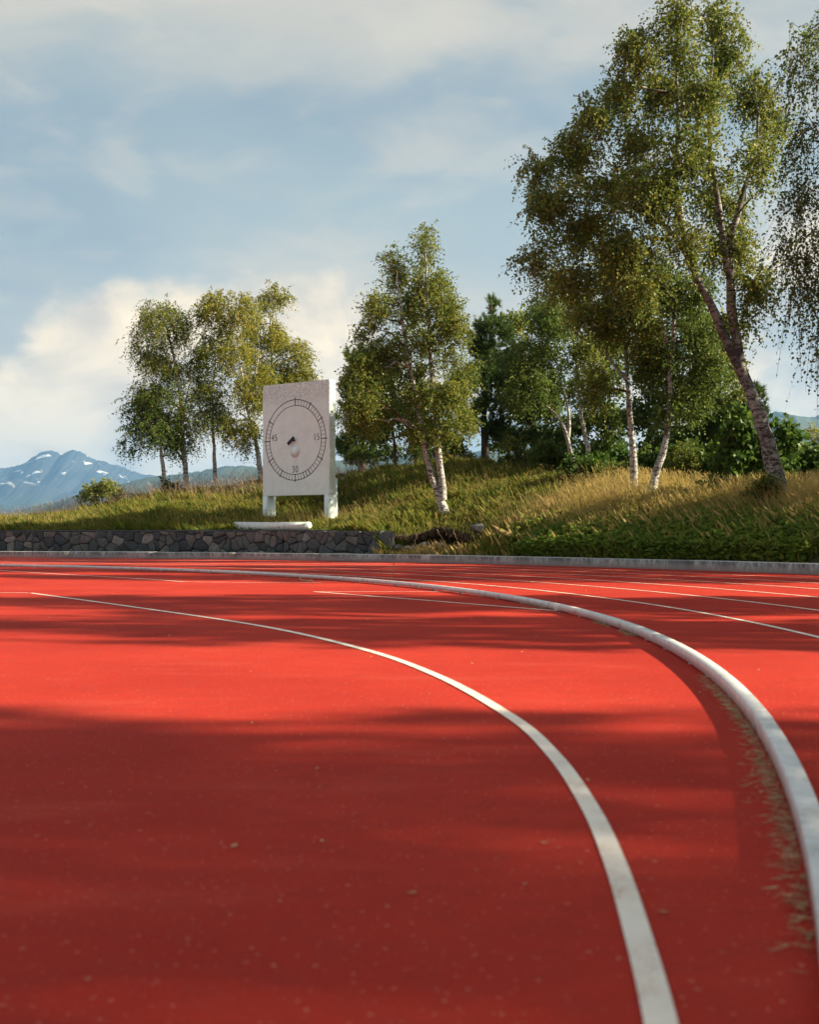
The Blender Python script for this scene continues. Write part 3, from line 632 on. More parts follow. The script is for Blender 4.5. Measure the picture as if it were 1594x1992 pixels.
# ------------------------------------------------------------------ trees
def grow(trunks, blobs, n_attr, seed, min_h, bf=0.35):
    """trunks: [(Nx3 points, radii)], blobs: (centre, radii). Joins points spread through the crown into a balanced branching tree."""
    g = np.random.default_rng(seed); P, par, rad, fixed = [], [], [], []
    for ti, (pts_, rr_) in enumerate(trunks):
        pts_ = np.asarray(pts_, float); d = np.concatenate([[0], np.cumsum(np.linalg.norm(np.diff(pts_, axis=0), axis=1))]); n = max(4, int(d[-1] / 0.28))
        s = np.linspace(0, d[-1], n); q = np.stack([np.interp(s, d, pts_[:, k]) for k in range(3)], -1)
        for _ in range(2): q[1:-1] = 0.25 * q[:-2] + 0.5 * q[1:-1] + 0.25 * q[2:]
        q[1:-1] += g.normal(0, 0.012, (n - 2, 3)); r = np.interp(s, d, rr_)
        for k in range(n):
            if k == 0: par.append(-1 if ti == 0 else int(np.argmin(np.linalg.norm(np.array(P) - q[0], axis=1))))
            else: par.append(len(P) - 1)
            P.append(q[k]); rad.append(r[k]); fixed.append(ti)
    vol = np.array([b[1][0] * b[1][2] for b in blobs]); pick = g.choice(len(blobs), n_attr, p=vol / vol.sum())
    D = unit(g.normal(size=(n_attr, 3))) * (g.random((n_attr, 1)) ** 0.38) * np.exp(g.normal(0, 0.12, (n_attr, 1)))
    A = np.array([blobs[i][0] for i in pick]) + D * np.array([blobs[i][1] for i in pick]) + g.normal(0, 0.07, (n_attr, 3))
    N0 = len(P); PP = np.zeros((N0 + 4 * n_attr, 3)); PP[:N0] = P; path = np.zeros(len(PP)); n = N0
    for k in range(N0): path[k] = 0 if par[k] < 0 else path[par[k]] + 0.25 * np.linalg.norm(PP[k] - PP[par[k]])
    ok = np.array([p[2] > min_h for p in P])
    cost = np.full(n_attr, 1e9); best = np.zeros(n_attr, int)
    for k in np.where(ok)[0]:
        c = np.linalg.norm(A - PP[k], axis=1) + 0.45 * np.maximum(0, PP[k][2] - A[:, 2]) + bf * path[k]; m = c < cost; cost[m] = c[m]; best[m] = k
    done = np.zeros(n_attr, bool)
    for _ in range(n_attr):
        i = int(np.argmin(np.where(done, 1e9, cost))); done[i] = True; b = best[i]; p0 = PP[b]; p1 = A[i]; d = np.linalg.norm(p1 - p0)
        k = 1 if d < 0.4 else (2 if d < 0.9 else 3); new = []
        pd = unit((p0 - PP[par[b]])[None])[0] if par[b] >= 0 else np.array([0, 0, 1.0])
        c1 = p0 + (pd * 0.5 + unit((p1 - p0)[None])[0] * 0.7) * d * 0.4
        for s in range(1, k + 1):
            t_ = s / k; q = (1 - t_) ** 2 * p0 + 2 * t_ * (1 - t_) * c1 + t_ * t_ * p1
            PP[n] = q; par.append(b if s == 1 else n - 1); path[n] = path[par[n]] + np.linalg.norm(q - PP[par[n]]); rad.append(0); fixed.append(-1); new.append(n); n += 1
        for q in new:
            c = np.linalg.norm(A - PP[q], axis=1) + 0.2 * np.maximum(0, PP[q][2] - A[:, 2]) + bf * path[q]; m = (c < cost) & ~done; cost[m] = c[m]; best[m] = q
    P = PP[:n]; par = np.array(par); rad = np.array(rad); fixed = np.array(fixed); tips = np.zeros(n); haskid = np.zeros(n, bool)
    for k in range(n - 1, -1, -1):
        if not haskid[k]: tips[k] = max(tips[k], 1)
        if par[k] >= 0: tips[par[k]] += tips[k]; haskid[par[k]] = True
    br = 0.0045 * tips ** 0.52
    rad = np.where(fixed >= 0, rad, br)
    for k in range(n):
        if fixed[k] < 0 and par[k] >= 0: rad[k] = min(rad[k], rad[par[k]] * 0.93)
    return P, par, rad, fixed, tips, len(trunks)
def wood_mesh(name, P, par, rad, fixed, nt_, mats, sides=14, thick=0.028, extra=None):
    parts, idx = [], []
    for ti in range(nt_):
        k = np.where(fixed == ti)[0]; V, fs = tube(P[k], rad[k] * (1 + 0.07 * np.sin(np.arange(len(k)) * 1.7)), sides if ti == 0 else 10)
        parts.append((V, fs[0])); idx.append(np.zeros(len(fs[0]), int))
    e = np.where((fixed < 0) & (par >= 0))[0]
    if len(e):
        k = 5; A = P[par[e]]; B = P[e]; ra = np.minimum(rad[par[e]], rad[e] * 1.5); rb = rad[e]; T = unit(B - A); N = unit(np.cross(T, np.array([0.31, 0.95, 0.05]))); Bn = np.cross(T, N)
        a = np.arange(k) * 2 * math.pi / k; off = np.cos(a)[None, :, None] * N[:, None] + np.sin(a)[None, :, None] * Bn[:, None]
        V = np.concatenate([A[:, None] + ra[:, None, None] * off, B[:, None] + rb[:, None, None] * off], 1).reshape(-1, 3)
        base = (np.arange(len(e)) * 2 * k)[:, None]; j = np.arange(k)[None]; j2 = (j + 1) % k
        Q = np.stack([base + j, base + j2, base + k + j2, base + k + j], -1).reshape(-1, 4)
        parts.append((V, Q)); idx.append(np.repeat(np.where(rb > thick, 0, 1), k))
    if extra is not None: parts.append(extra); idx.append(np.ones(len(extra[1]), int))
    V, fs = join(parts)
    return np_mesh(name, V, fs, True, mats, np.concatenate(idx))
def leaf_quads(pos, axis, nrm, size, width=0.72):
    a = unit(axis); n_ = unit(nrm - a * np.sum(nrm * a, 1, keepdims=True)); b = np.cross(n_, a); s = size[:, None]
    V = np.stack([pos, pos + a * s * 0.42 + b * s * width * 0.5 - n_ * s * 0.07, pos + a * s, pos + a * s * 0.42 - b * s * width * 0.5 - n_ * s * 0.07], 1).reshape(-1, 3)
    return V, np.arange(len(V)).reshape(-1, 4)
def leaf_mesh(name, P, par, tips, mat, seed, twigs, per, L, droop, size, spread=0.6, min_z=None, max_t=3, strand=0.0):
    g = np.random.default_rng(seed); k = np.where((tips <= max_t) & (par >= 0))[0]; k = k[tips[k] > 0]
    p = P[k]; d = unit(P[k] - P[par[k]]); p = np.repeat(p, twigs, 0); d = np.repeat(d, twigs, 0); n = len(p)
    d = unit(d * 0.5 + g.normal(0, spread, (n, 3)) - np.array([0, 0, droop * 0.6])); Lt = L * g.uniform(0.5, 1.25, n)
    t_ = (np.arange(per)[None] + g.random((n, per))) / per
    pos = p[:, None] + d[:, None] * (Lt[:, None] * t_)[..., None] - np.array([0, 0, 1.0]) * (droop * Lt[:, None] * t_ ** 2 * 0.7)[..., None] + g.normal(0, 0.022, (n, per, 3))
    pos = pos.reshape(-1, 3); m = len(pos)
    ax = np.repeat(d, per, 0) * 0.35 + g.normal(0, 0.65, (m, 3)) - np.array([0, 0, 0.45]); nr = g.normal(0, 1, (m, 3)) + np.array([0, 0, 0.25])
    V, Q = leaf_quads(pos, ax, nr, size * g.uniform(0.65, 1.25, m)); tw = None
    if strand:
        k2 = np.where(g.random(n) < strand)[0]; sd = unit(np.cross(d[k2], g.normal(size=(len(k2), 3)))) * 0.005; rows = []
        for q in (0.0, 0.5, 1.0):
            c_ = p[k2] + d[k2] * (Lt[k2] * q)[:, None] - np.array([0, 0, 1.0]) * (droop * Lt[k2] * q * q * 0.7)[:, None]; rows += [c_ - sd * (1 - q * .6), c_ + sd * (1 - q * .6)]
        i_ = np.arange(len(k2))[:, None] * 6; tw = (np.stack(rows, 1).reshape(-1, 3), np.concatenate([i_ + np.array([[0, 1, 3, 2]]), i_ + np.array([[2, 3, 5, 4]])]))
    return np_mesh(name, V, Q, False, [mat]), tw
def needle_mesh(name, P, par, tips, mat, seed, per=42, L=0.13, wdt=0.014, max_t=3, tuft=0.16):
    g = np.random.default_rng(seed); k = np.where((tips <= max_t) & (par >= 0) & (tips > 0))[0]
    d = unit(P[k] - P[par[k]] + np.array([0, 0, 0.12])); p = np.repeat(P[k], per, 0); d = np.repeat(d, per, 0); n = len(p)
    p = p - d * (g.random((n, 1)) * tuft * 1.3) + d * 0.05; a = unit(d * 0.75 + g.normal(0, 0.55, (n, 3))); b = unit(np.cross(a, g.normal(size=(n, 3)))) * wdt * 0.5; l = (L * g.uniform(0.7, 1.2, n))[:, None]
    V = np.stack([p - b, p + b, p + a * l], 1).reshape(-1, 3)
    return np_mesh(name, V, np.arange(len(V)).reshape(-1, 3), False, [mat])
def pxb(blobs, Z, seed, thick=0.9, clumps=6):
    g = np.random.default_rng(seed); us = np.array([b[0] for b in blobs]); half = (us.max() - us.min()) / 2 * Z / F; out = []
    for u, v, ru, rv in blobs:
        dz_ = g.uniform(-1, 1) * half * 0.6 * thick; p = at(u, v, Z + dz_); r = np.array([ru * Z / F, max(ru, rv) * Z / F * 1.15, rv * Z / F])
        for k in range(clumps):
            d = unit(g.normal(size=3)[None])[0] * g.random() ** 0.42; f = g.uniform(0.26, 0.54)
            out.append((p + d * r * 0.80, tuple(r * f)))
        if g.random() < 0.6: out.append((p, tuple(r * 0.85)))
    return out
def tree(name, label, cat, trunks, blobs, n_attr, seed, leafmat, barks, min_h=None, leaves=None, needles=None, group=None, bf=0.35, side=14, thick=0.028, origin=None):
    base = np.asarray(trunks[0][0][0], float); o = thing(name, label, cat, tuple(base), 0, group)
    P, par, rad, fixed, tips, nt_ = grow(trunks, blobs, n_attr, seed, base[2] + 1.0 if min_h is None else min_h, bf)
    P = P - base
    tw = None
    if needles is not None: me = needle_mesh('crown', P, par, tips, leafmat, seed + 1, **needles)
    else: me, tw = leaf_mesh('crown', P, par, tips, leafmat, seed + 1, **(leaves or {}))
    link('trunk', wood_mesh('trunk', P, par, rad, fixed, nt_, barks, side, thick, tw), o)
    link('crown', me, o)
    return o
def px_trunk(pts_, Z, r0, r1, sink=True, dzs=None):
    P = np.array([at(u, v, Z + (0 if dzs is None else dzs[i])) for i, (u, v) in enumerate(pts_)])
    if sink:
        gz_ = float(terrain(P[0][0], P[0][1]))
        P = np.concatenate([[[P[0][0], P[0][1], min(gz_, P[0][2]) - 0.12]], P]) if P[0][2] - gz_ > 0.02 else np.concatenate([[P[0] - np.array([0, 0, 0.12])], P])
    n = len(P); r = r1 + (r0 - r1) * (1 - np.linspace(0, 1, n)) ** 0.85
    if sink: r[0] = r0 * 1.18; r[1] = r0 * 1.06
    return P, r
BB = [M['birch'], M['twig']]; LB = dict(twigs=3, per=12, L=0.46, droop=0.7, size=0.070)
GL = 'birches on the mound beside the clock'
def birch(label, Z, trunk_px, blobs, n, seed, mat, r0=0.09, extra=(), leaves=LB, barks=BB, group=None, min_h=None, thick=0.9, bf=0.35, name='birch_tree', cat='tree', dzs=None):
    tr = [px_trunk(trunk_px, Z, r0, r0 * 0.06, dzs=dzs)]
    for e, er in extra: tr.append(px_trunk(e, Z, er, er * 0.07, sink=False))
    return tree(name, label, cat, tr, pxb(blobs, Z, seed, thick), n, seed, mat, barks, leaves=leaves, group=group, min_h=min_h, bf=bf)
birch('small round-crowned birch nearest the leafy bush on the left of the mound', 43.5, [(318, 962), (317, 900), (310, 850), (304, 810), (300, 780)],
      [(300, 830, 62, 50), (285, 790, 50, 38), (338, 850, 45, 38), (258, 850, 28, 26), (310, 770, 40, 26)], 560, 101, M['leaf_dark'], 0.10, group=GL)
birch('slender birch with drooping fronds and a forked white trunk left of the clock', 44.0, [(366, 962), (358, 900), (354, 840), (350, 760), (338, 690), (325, 640), (305, 600)],
      [(312, 640, 46, 52), (287, 598, 18, 34), (350, 640, 40, 42), (335, 715, 62, 42), (290, 765, 40, 28), (362, 800, 52, 48), (295, 685, 40, 26), (335, 600, 32, 28)], 760, 102, M['leaf_birch'], 0.115,
      extra=[([(354, 850), (362, 780), (375, 700)], 0.05), ([(360, 905), (340, 868), (325, 850)], 0.04)], leaves=dict(twigs=3, per=13, L=0.6, droop=1.2, size=0.066, strand=0.4), group=GL)
birch('straight thin single-stemmed birch standing between the forked and the leaning birch', 44.5, [(420, 952), (416, 880), (414, 820), (413, 760), (420, 700), (418, 640)],
      [(408, 700, 42, 52), (400, 770, 36, 44), (430, 812, 32, 34), (415, 640, 38, 36)], 450, 103, M['leaf_birch'], 0.085, group=GL)
birch('leaning golden birch whose trunk touches the left edge of the clock', 44.0, [(508, 962), (503, 880), (492, 840), (478, 780), (470, 720), (455, 660), (440, 600)],
      [(438, 618, 46, 44), (472, 680, 56, 55), (425, 582, 28, 22), (500, 755, 46, 46), (462, 830, 42, 34), (400, 600, 22, 28), (485, 610, 35, 35)], 820, 104, M['leaf_gold'], 0.11, extra=[([(478, 780), (500, 720), (505, 660)], 0.05)], group=GL)
birch('golden birch rising behind the top of the clock', 46.0, [(548, 955), (540, 850), (530, 740), (526, 650), (527, 570)],
      [(530, 575, 32, 34), (545, 645, 46, 52), (570, 695, 38, 42), (558, 740, 48, 30), (512, 720, 38, 55), (596, 728, 24, 12), (500, 640, 30, 35)], 860, 105, M['leaf_gold'], 0.11, group=GL)
birch('twin-stemmed white birch on the open slope right of the clock', 33.9, [(866, 988), (855, 965), (840, 930), (826, 870), (815, 800), (800, 720), (785, 640), (776, 570), (773, 530)],
      [(772, 530, 24, 46), (771, 500, 10, 26), (828, 455, 8, 22), (778, 610, 46, 52), (735, 600, 34, 34), (758, 690, 66, 56), (730, 775, 55, 55), (770, 830, 60, 36), (828, 485, 15, 42), (835, 555, 42, 44), (862, 600, 44, 46), (850, 680, 60, 56), (868, 780, 52, 56), (842, 835, 54, 32), (800, 760, 56, 62), (885, 640, 26, 36), (712, 640, 20, 28), (705, 720, 34, 44), (700, 810, 42, 44), (895, 720, 28, 44), (900, 820, 26, 34)],
      2600, 106, M['leaf_birch'], 0.13, extra=[([(862, 972), (858, 920), (850, 860), (845, 780), (838, 700), (832, 600), (829, 520), (828, 480)], 0.12)], leaves=dict(twigs=3, per=11, L=0.42, droop=0.4, size=0.064), thick=0.7)
GR = 'birches at the edge of the wood'
birch('thin birch bending sharply left under the wood edge', 36.0, [(1124, 922), (1110, 880), (1104, 840), (1090, 810), (1065, 785), (1030, 775)],
      [(1050, 700, 55, 52), (1030, 760, 55, 45), (1000, 690, 28, 45), (1080, 640, 48, 52)], 600, 107, M['leaf_dark'], 0.10, extra=[([(1106, 850), (1110, 800), (1090, 740), (1080, 690)], 0.06)], group=GR)
birch('slim birch with S-shaped trunk beside the sharply bent birch', 36.5, [(1158, 925), (1142, 870), (1130, 800), (1125, 730), (1115, 660), (1105, 600)],
      [(1100, 600, 46, 52), (1140, 680, 46, 52), (1085, 540, 36, 36), (1150, 750, 46, 46), (1060, 600, 34, 40)], 640, 108, M['leaf_birch'], 0.10, group=GR)
birch('upright straight birch in the middle of the wood edge with a long left limb', 31.0, [(1236, 958), (1233, 880), (1225, 800), (1220, 720), (1218, 640), (1215, 560)],
      [(1215, 560, 55, 52), (1180, 620, 55, 45), (1252, 650, 46, 52), (1200, 500, 55, 46), (1162, 750, 36, 36), (1140, 600, 36, 40)], 880, 109, M['leaf_birch'], 0.12, extra=[([(1220, 740), (1185, 695), (1150, 650)], 0.05)], group=GR)
birch('forked birch leaning right from its base next to the upright straight birch', 30.0, [(1266, 962), (1280, 910), (1295, 870), (1305, 800), (1305, 740), (1295, 650), (1275, 560), (1268, 530)],
      [(1280, 545, 46, 52), (1330, 560, 46, 52), (1350, 650, 46, 52), (1290, 700, 52, 42), (1335, 780, 52, 46), (1370, 720, 42, 42)], 920, 110, M['leaf_dark'], 0.12, extra=[([(1306, 720), (1312, 640), (1318, 550)], 0.09)], group=GR)
big_blobs = [(1320, 32, 42, 32), (1382, 42, 56, 36), (1300, 92, 55, 46), (1240, 105, 42, 46), (1420, 112, 52, 46), (1290, 180, 62, 55), (1370, 180, 52, 52), (1205, 180, 42, 42), (1158, 225, 36, 42), (1470, 180, 42, 52), (1250, 270, 66, 52),
             (1118, 292, 50, 42), (1052, 328, 40, 32), (1340, 290, 60, 52), (1475, 305, 42, 60), (1180, 355, 66, 42), (1085, 388, 56, 42), (1280, 375, 66, 52), (1400, 375, 52, 52), (1130, 448, 66, 42), (1058, 490, 38, 40), (1220, 478, 66, 52),
             (1330, 475, 52, 52), (1420, 480, 52, 52), (1470, 550, 42, 46), (1440, 615, 30, 40), (1120, 535, 56, 34), (1240, 555, 52, 34), (1505, 240, 30, 42)]
birch('tallest old birch with thick leaning mossy trunk and spreading airy crown', 26.0, [(1524, 972), (1508, 915), (1502, 885), (1486, 830), (1478, 795), (1452, 745), (1436, 700), (1408, 655), (1396, 612), (1364, 560), (1342, 500), (1300, 440), (1250, 410), (1180, 385)], big_blobs, 3000, 111, M['leaf_birch'], 0.205,
      extra=[([(1440, 705), (1428, 640), (1422, 560), (1420, 500), (1432, 420), (1450, 370), (1472, 300), (1480, 231), (1470, 170)], 0.12), ([(1350, 520), (1325, 430), (1311, 347), (1323, 231), (1315, 115), (1320, 50)], 0.10), ([(1422, 540), (1395, 400), (1380, 262), (1379, 192), (1390, 90)], 0.085)],
      leaves=dict(twigs=3, per=13, L=0.50, droop=0.75, size=0.068, strand=0.35), barks=[M['oldbirch'], M['twig']], thick=0.85)
fr_blobs = [(1562, 75, 32, 42), (1560, 170, 42, 52), (1572, 262, 32, 52), (1562, 380, 34, 42), (1560, 465, 42, 52), (1582, 552, 34, 42), (1588, 640, 16, 42), (1690, 140, 90, 80), (1700, 290, 95, 90), (1690, 440, 90, 80), (1790, 220, 90, 90), (1800, 380, 90, 90), (1720, 560, 80, 60), (1650, 40, 60, 50)]
birch('weeping birch outside the big old birch with hanging dark fronds', 22.5, [(1775, 1010), (1765, 900), (1745, 760), (1720, 600), (1690, 420), (1660, 250), (1640, 100)], fr_blobs, 1300, 112, M['leaf_dark'], 0.17,
      leaves=dict(twigs=2, per=15, L=0.75, droop=1.4, size=0.066, strand=1.0), extra=[([(1730, 650), (1660, 520), (1600, 450), (1570, 440)], 0.06), ([(1690, 420), (1620, 300), (1570, 220)], 0.06)])
LW_ = dict(twigs=2, per=8, L=0.42, droop=0.4, size=0.12, spread=0.7)
GB = 'leafy trees filling the wood behind the birches'
def wood(label, Z, base, top, blobs, n, seed, mat='leaf_dark'):
    return birch(label, Z, [base, ((base[0] * 2 + top[0]) / 3, (base[1] * 2 + top[1]) / 3), top], blobs, n, seed, M[mat], 0.10, leaves=LW_, barks=[M['twig'], M['twig']], group=GB, name='leafy_tree', min_h=at(*base, Z)[2] + 0.5)
wood('dark rounded tree in the wood behind the sharply bent birch', 42.0, (1075, 935), (1070, 700), [(1065, 700, 40, 40), (1085, 770, 46, 46), (1050, 800, 40, 40), (1095, 850, 46, 40)], 480, 131)
wood('dark tree in the wood between the S-shaped and the straight birch', 41.0, (1190, 945), (1185, 650), [(1185, 660, 46, 40), (1180, 740, 46, 46), (1200, 820, 46, 46), (1175, 885, 46, 36), (1140, 820, 34, 40)], 700, 132)
wood('dark tree in the wood right behind the upright straight birch', 39.0, (1262, 950), (1265, 640), [(1265, 640, 40, 40), (1270, 720, 46, 46), (1255, 800, 46, 46), (1275, 880, 46, 40)], 640, 133)
wood('broad dark tree in the wood behind the forked birch', 38.0, (1340, 950), (1345, 620), [(1345, 620, 40, 36), (1335, 690, 50, 46), (1350, 770, 55, 46), (1330, 850, 55, 46), (1375, 880, 46, 46), (1400, 690, 36, 46)], 860, 134)
wood('olive tree in the wood behind the main trunk of the tallest birch', 37.0, (1420, 950), (1415, 700), [(1410, 720, 40, 36), (1425, 790, 46, 46), (1420, 860, 55, 46), (1395, 640, 30, 30)], 600, 135, 'leaf_birch')
wood('leafy tree between the bright green pine and the sharply bent birch', 43.0, (990, 925), (995, 660), [(1005, 640, 34, 36), (990, 720, 40, 46), (1010, 790, 40, 46), (980, 850, 36, 36)], 560, 136, 'leaf_birch')
wood('leafy tree behind the twin-stemmed birch on its clock side', 43.5, (770, 920), (760, 720), [(745, 740, 50, 46), (780, 800, 55, 46), (720, 830, 46, 40), (820, 830, 46, 40), (870, 840, 36, 30)], 700, 137)
PB = [M['pinebark'], M['pinebark']]
def pine(label, Z, trunk_px, blobs, n, seed, r0=0.16, group='pines behind the birches', thick=0.9, **nd):
    return tree('pine_tree', label, 'tree', [px_trunk(trunk_px, Z, r0, r0 * 0.15)], pxb(blobs, Z, seed, thick), n, seed, M['needle'], PB, needles=nd or dict(per=60, L=0.15, wdt=0.020, tuft=0.22), group=group, bf=0.25)
pine('bright green pine with lumpy pointed top right of the twin-stemmed birch', 42.0, [(946, 912), (942, 840), (945, 760), (952, 680), (957, 590)],
     [(957, 592, 14, 22), (957, 630, 30, 26), (930, 640, 18, 20), (985, 636, 16, 26), (945, 680, 46, 34), (920, 735, 42, 40), (975, 725, 46, 40), (955, 780, 46, 36), (960, 830, 36, 22), (912, 815, 26, 22), (1000, 690, 28, 34), (890, 760, 28, 36)], 1700, 201)
pine('dark pine half hidden between the clock and the twin-stemmed birch', 47.0, [(705, 925), (703, 840), (700, 760), (698, 670)],
     [(690, 692, 24, 28), (684, 755, 32, 34), (695, 830, 42, 44), (680, 870, 34, 28), (735, 720, 46, 46), (740, 820, 46, 46), (668, 800, 16, 26), (672, 740, 16, 24), (665, 860, 16, 22)], 1000, 202)
pine('low dark pine peeping out behind the leaning trunk of the tallest birch', 35.5, [(1478, 950), (1476, 860), (1474, 780), (1470, 745)], [(1472, 760, 16, 18), (1465, 800, 34, 24), (1455, 850, 46, 32), (1440, 900, 56, 32)], 260, 203, 0.1)
pine('wide dusky pine filling the gap behind the thin bent birch', 41.0, [(1040, 925), (1036, 850), (1030, 780), (1025, 720)], [(1025, 740, 34, 34), (1020, 800, 46, 36), (1045, 860, 46, 36), (1005, 850, 30, 30)], 700, 204, 0.14)
pine('dense dark pine behind the forked birch', 36.5, [(1382, 950), (1380, 850), (1376, 740), (1372, 660)], [(1372, 690, 28, 36), (1375, 750, 46, 40), (1380, 820, 56, 46), (1385, 890, 60, 42), (1330, 860, 40, 40)], 900, 205, 0.15)

def shrub(name, label, Z, base_px, blobs, n, seed, mat, leaves, stems=3, cat='bush', group=None):
    g = np.random.default_rng(seed); b0 = at(*base_px, Z); b0[2] = float(terrain(b0[0], b0[1])) - 0.06; bl = pxb(blobs, Z, seed, 0.8); tr = []
    for i in range(stems):
        c = bl[int(g.integers(len(bl)))][0]; e = c + g.normal(0, 0.1, 3); q = b0 + np.array([g.normal(0, .08), g.normal(0, .08), 0]) * (i > 0)
        s = np.linspace(0, 1, 5)[:, None]; pts_ = q + (e - q) * s + np.array([0, 0, 1]) * np.sin(s * math.pi) * 0.15
        tr.append((pts_, np.linspace(0.028, 0.008, 5)))
    tr0 = tr[0]
    o = tree(name, label, cat, tr, bl, n, seed, mat, [M['twig'], M['twig']], min_h=b0[2] + 0.15, leaves=leaves, group=group, side=8)
    return o
LM = dict(twigs=2, per=6, L=0.30, droop=0.35, size=0.155, spread=0.7); LBU = dict(twigs=2, per=9, L=0.28, droop=0.25, size=0.085, spread=0.7)
GS = 'undergrowth along the wood edge'
shrub('maple_bush', 'bright green broad-leaved maple sapling bush behind the leaning trunk of the tallest birch', 28.5, (1470, 955), [(1438, 812, 14, 22), (1436, 850, 26, 26), (1440, 895, 50, 30), (1430, 930, 60, 22), (1520, 830, 20, 18), (1535, 850, 20, 14), (1510, 870, 34, 30), (1500, 915, 50, 26)], 330, 301, M['leaf_maple'], LM, 5, group=GS)
shrub('maple_bush', 'broad dark green bush filling the frame edge right of the tallest birch', 30.5, (1570, 955), [(1560, 890, 34, 24), (1590, 905, 34, 26), (1560, 925, 46, 22), (1620, 900, 46, 40)], 300, 302, M['leaf_maple'], LM, 5, group=GS)
shrub('leafy_bush', 'shady bush between the forked birch and the maple sapling', 33.0, (1350, 955), [(1330, 900, 36, 36), (1370, 915, 42, 34), (1400, 900, 32, 42), (1310, 925, 30, 22)], 330, 303, M['leaf_bush'], LBU, 4, group=GS)
shrub('leafy_bush', 'dense low bush around the foot of the S-shaped birch', 34.5, (1185, 950), [(1175, 905, 34, 30), (1200, 920, 30, 26), (1160, 920, 30, 24), (1130, 905, 26, 26)], 300, 304, M['leaf_maple'], LBU, 4, group=GS)
shrub('leafy_bush', 'yellow-green bush lit at its tips below the dusky pine', 38.5, (1010, 925), [(1005, 880, 30, 34), (1030, 895, 30, 26), (990, 905, 24, 18)], 260, 305, M['leaf_bush'], LBU, 4, group=GS)
shrub('leafy_bush', 'dark thicket bush under the sharply bent birch', 37.5, (1075, 930), [(1060, 885, 34, 30), (1090, 900, 34, 26), (1040, 905, 26, 20)], 280, 306, M['leaf_dark'], LBU, 4, group=GS)
shrub('leafy_bush', 'rounded sunlit bush on the crest behind the twin-stemmed birch', 41.5, (888, 910), [(885, 870, 26, 28), (865, 885, 24, 18), (905, 890, 14, 14)], 240, 307, M['leaf_bush'], LBU, 4, group=GS)
shrub('leafy_bush', 'dark spreading bush on the crest just right of the clock', 45.0, (745, 920), [(720, 885, 38, 20), (765, 880, 40, 24), (810, 880, 34, 22), (690, 890, 24, 14)], 420, 308, M['leaf_dark'], LBU, 5, group=GS)
shrub('leafy_bush', 'pale green isolated bush coloured as if sunlit in dry grass at the left end of the mound', 43.0, (195, 985), [(178, 958, 26, 14), (205, 950, 30, 15), (228, 960, 16, 10), (165, 966, 14, 9)], 300, 309, M['leaf_bush_lit'], dict(twigs=2, per=8, L=0.22, droop=0.0, size=0.075), 6)
shrub('leafy_bush', 'tiny dark shrub at the foot of the small round-crowned birch', 43.0, (328, 958), [(329, 938, 9, 12), (333, 948, 10, 8)], 60, 310, M['leaf_maple'], LBU, 3)
shrub('leafy_bush', 'small spiky green shrub hugging the base of the tallest birch', 25.6, (1498, 968), [(1490, 945, 20, 14), (1505, 950, 18, 12), (1475, 955, 14, 8)], 110, 311, M['leaf_bush'], dict(twigs=2, per=8, L=0.16, droop=-0.4, size=0.06), 4)
shrub('willow_bush', 'distant pale olive willow beyond the dark bush at the frame edge', 52.0, (1585, 960), [(1580, 840, 18, 24), (1592, 870, 24, 28), (1570, 880, 18, 20), (1610, 850, 24, 30), (1595, 910, 30, 30)], 260, 312, M['leaf_gold'], dict(twigs=2, per=9, L=0.4, droop=0.6, size=0.08), 4)

LU = dict(twigs=2, per=6, L=0.34, droop=0.3, size=0.15, spread=0.75)
for (u_, Z_, w__, vt, lab, mt, sd_) in [(1092, 38.0, 34, 868, 'dark understorey bush beneath the dusky pine next to the bent birch', 'leaf_maple', 320), (1142, 37.5, 34, 862, 'dark understorey bush filling between the bent and the S-shaped birch', 'leaf_dark', 321),
        (1208, 35.5, 36, 868, 'dark understorey bush close behind the upright straight birch on its left', 'leaf_maple', 322), (1256, 35.0, 34, 872, 'dark understorey bush between the upright straight and the forked birch', 'leaf_dark', 323),
        (1304, 34.5, 36, 866, 'dark understorey bush behind the stem of the forked birch', 'leaf_maple', 324), (1352, 34.0, 38, 858, 'tall dark understorey bush right of the forked birch', 'leaf_dark', 325),
        (1404, 33.0, 38, 850, 'tall green understorey bush left of the maple sapling', 'leaf_maple', 326), (1452, 32.5, 36, 866, 'green understorey bush directly behind the maple sapling', 'leaf_bush', 327), (1540, 33.0, 40, 880, 'green understorey bush behind the foot of the tallest birch', 'leaf_maple', 328)]:
    hgt = 962 - vt
    shrub('understorey_bush', lab, Z_, (u_, 968), [(u_, vt + hgt * .22, w__ * .62, hgt * .20), (u_ - w__ * .4, vt + hgt * .5, w__ * .7, hgt * .24), (u_ + w__ * .4, vt + hgt * .55, w__ * .7, hgt * .24), (u_, vt + hgt * .82, w__, hgt * .22)], 230, sd_, M[mt], LU, 4, group=GS)
# trees further round the bend, out of the picture, whose shadows fall across the track
def shade_tree(label, x, y, h, w_, n, seed, low=0.2):
    z0 = float(terrain(x, y)); g = np.random.default_rng(seed)
    tr = [(np.array([[x, y, z0 - 0.15], [x + .1, y, z0 + h * .35], [x + g.normal(0, .3), y + g.normal(0, .2), z0 + h * .7], [x, y, z0 + h * .95]]), [0.17, 0.13, 0.07, 0.02])]
    bl = []
    for k in range(9):
        f = (k + .5) / 9; ww = w_ * (0.72 + 0.28 * math.sin(f * math.pi)) * (1.0 if f < .7 else 1.25 - f * .8)
        bl.append((np.array([x + g.normal(0, .5), y + g.normal(0, 0.12), z0 + h * (low + (1 - low) * f)]), (ww * 1.3, ww, h * 0.11)))
    return tree('shade_birch', label, 'tree', tr, bl, n, seed, M['leaf_dark'], BB, min_h=z0 + 0.8, leaves=dict(twigs=2, per=6, L=0.45, droop=0.3, size=0.20, spread=0.8), group='birches shading the bend', side=10)
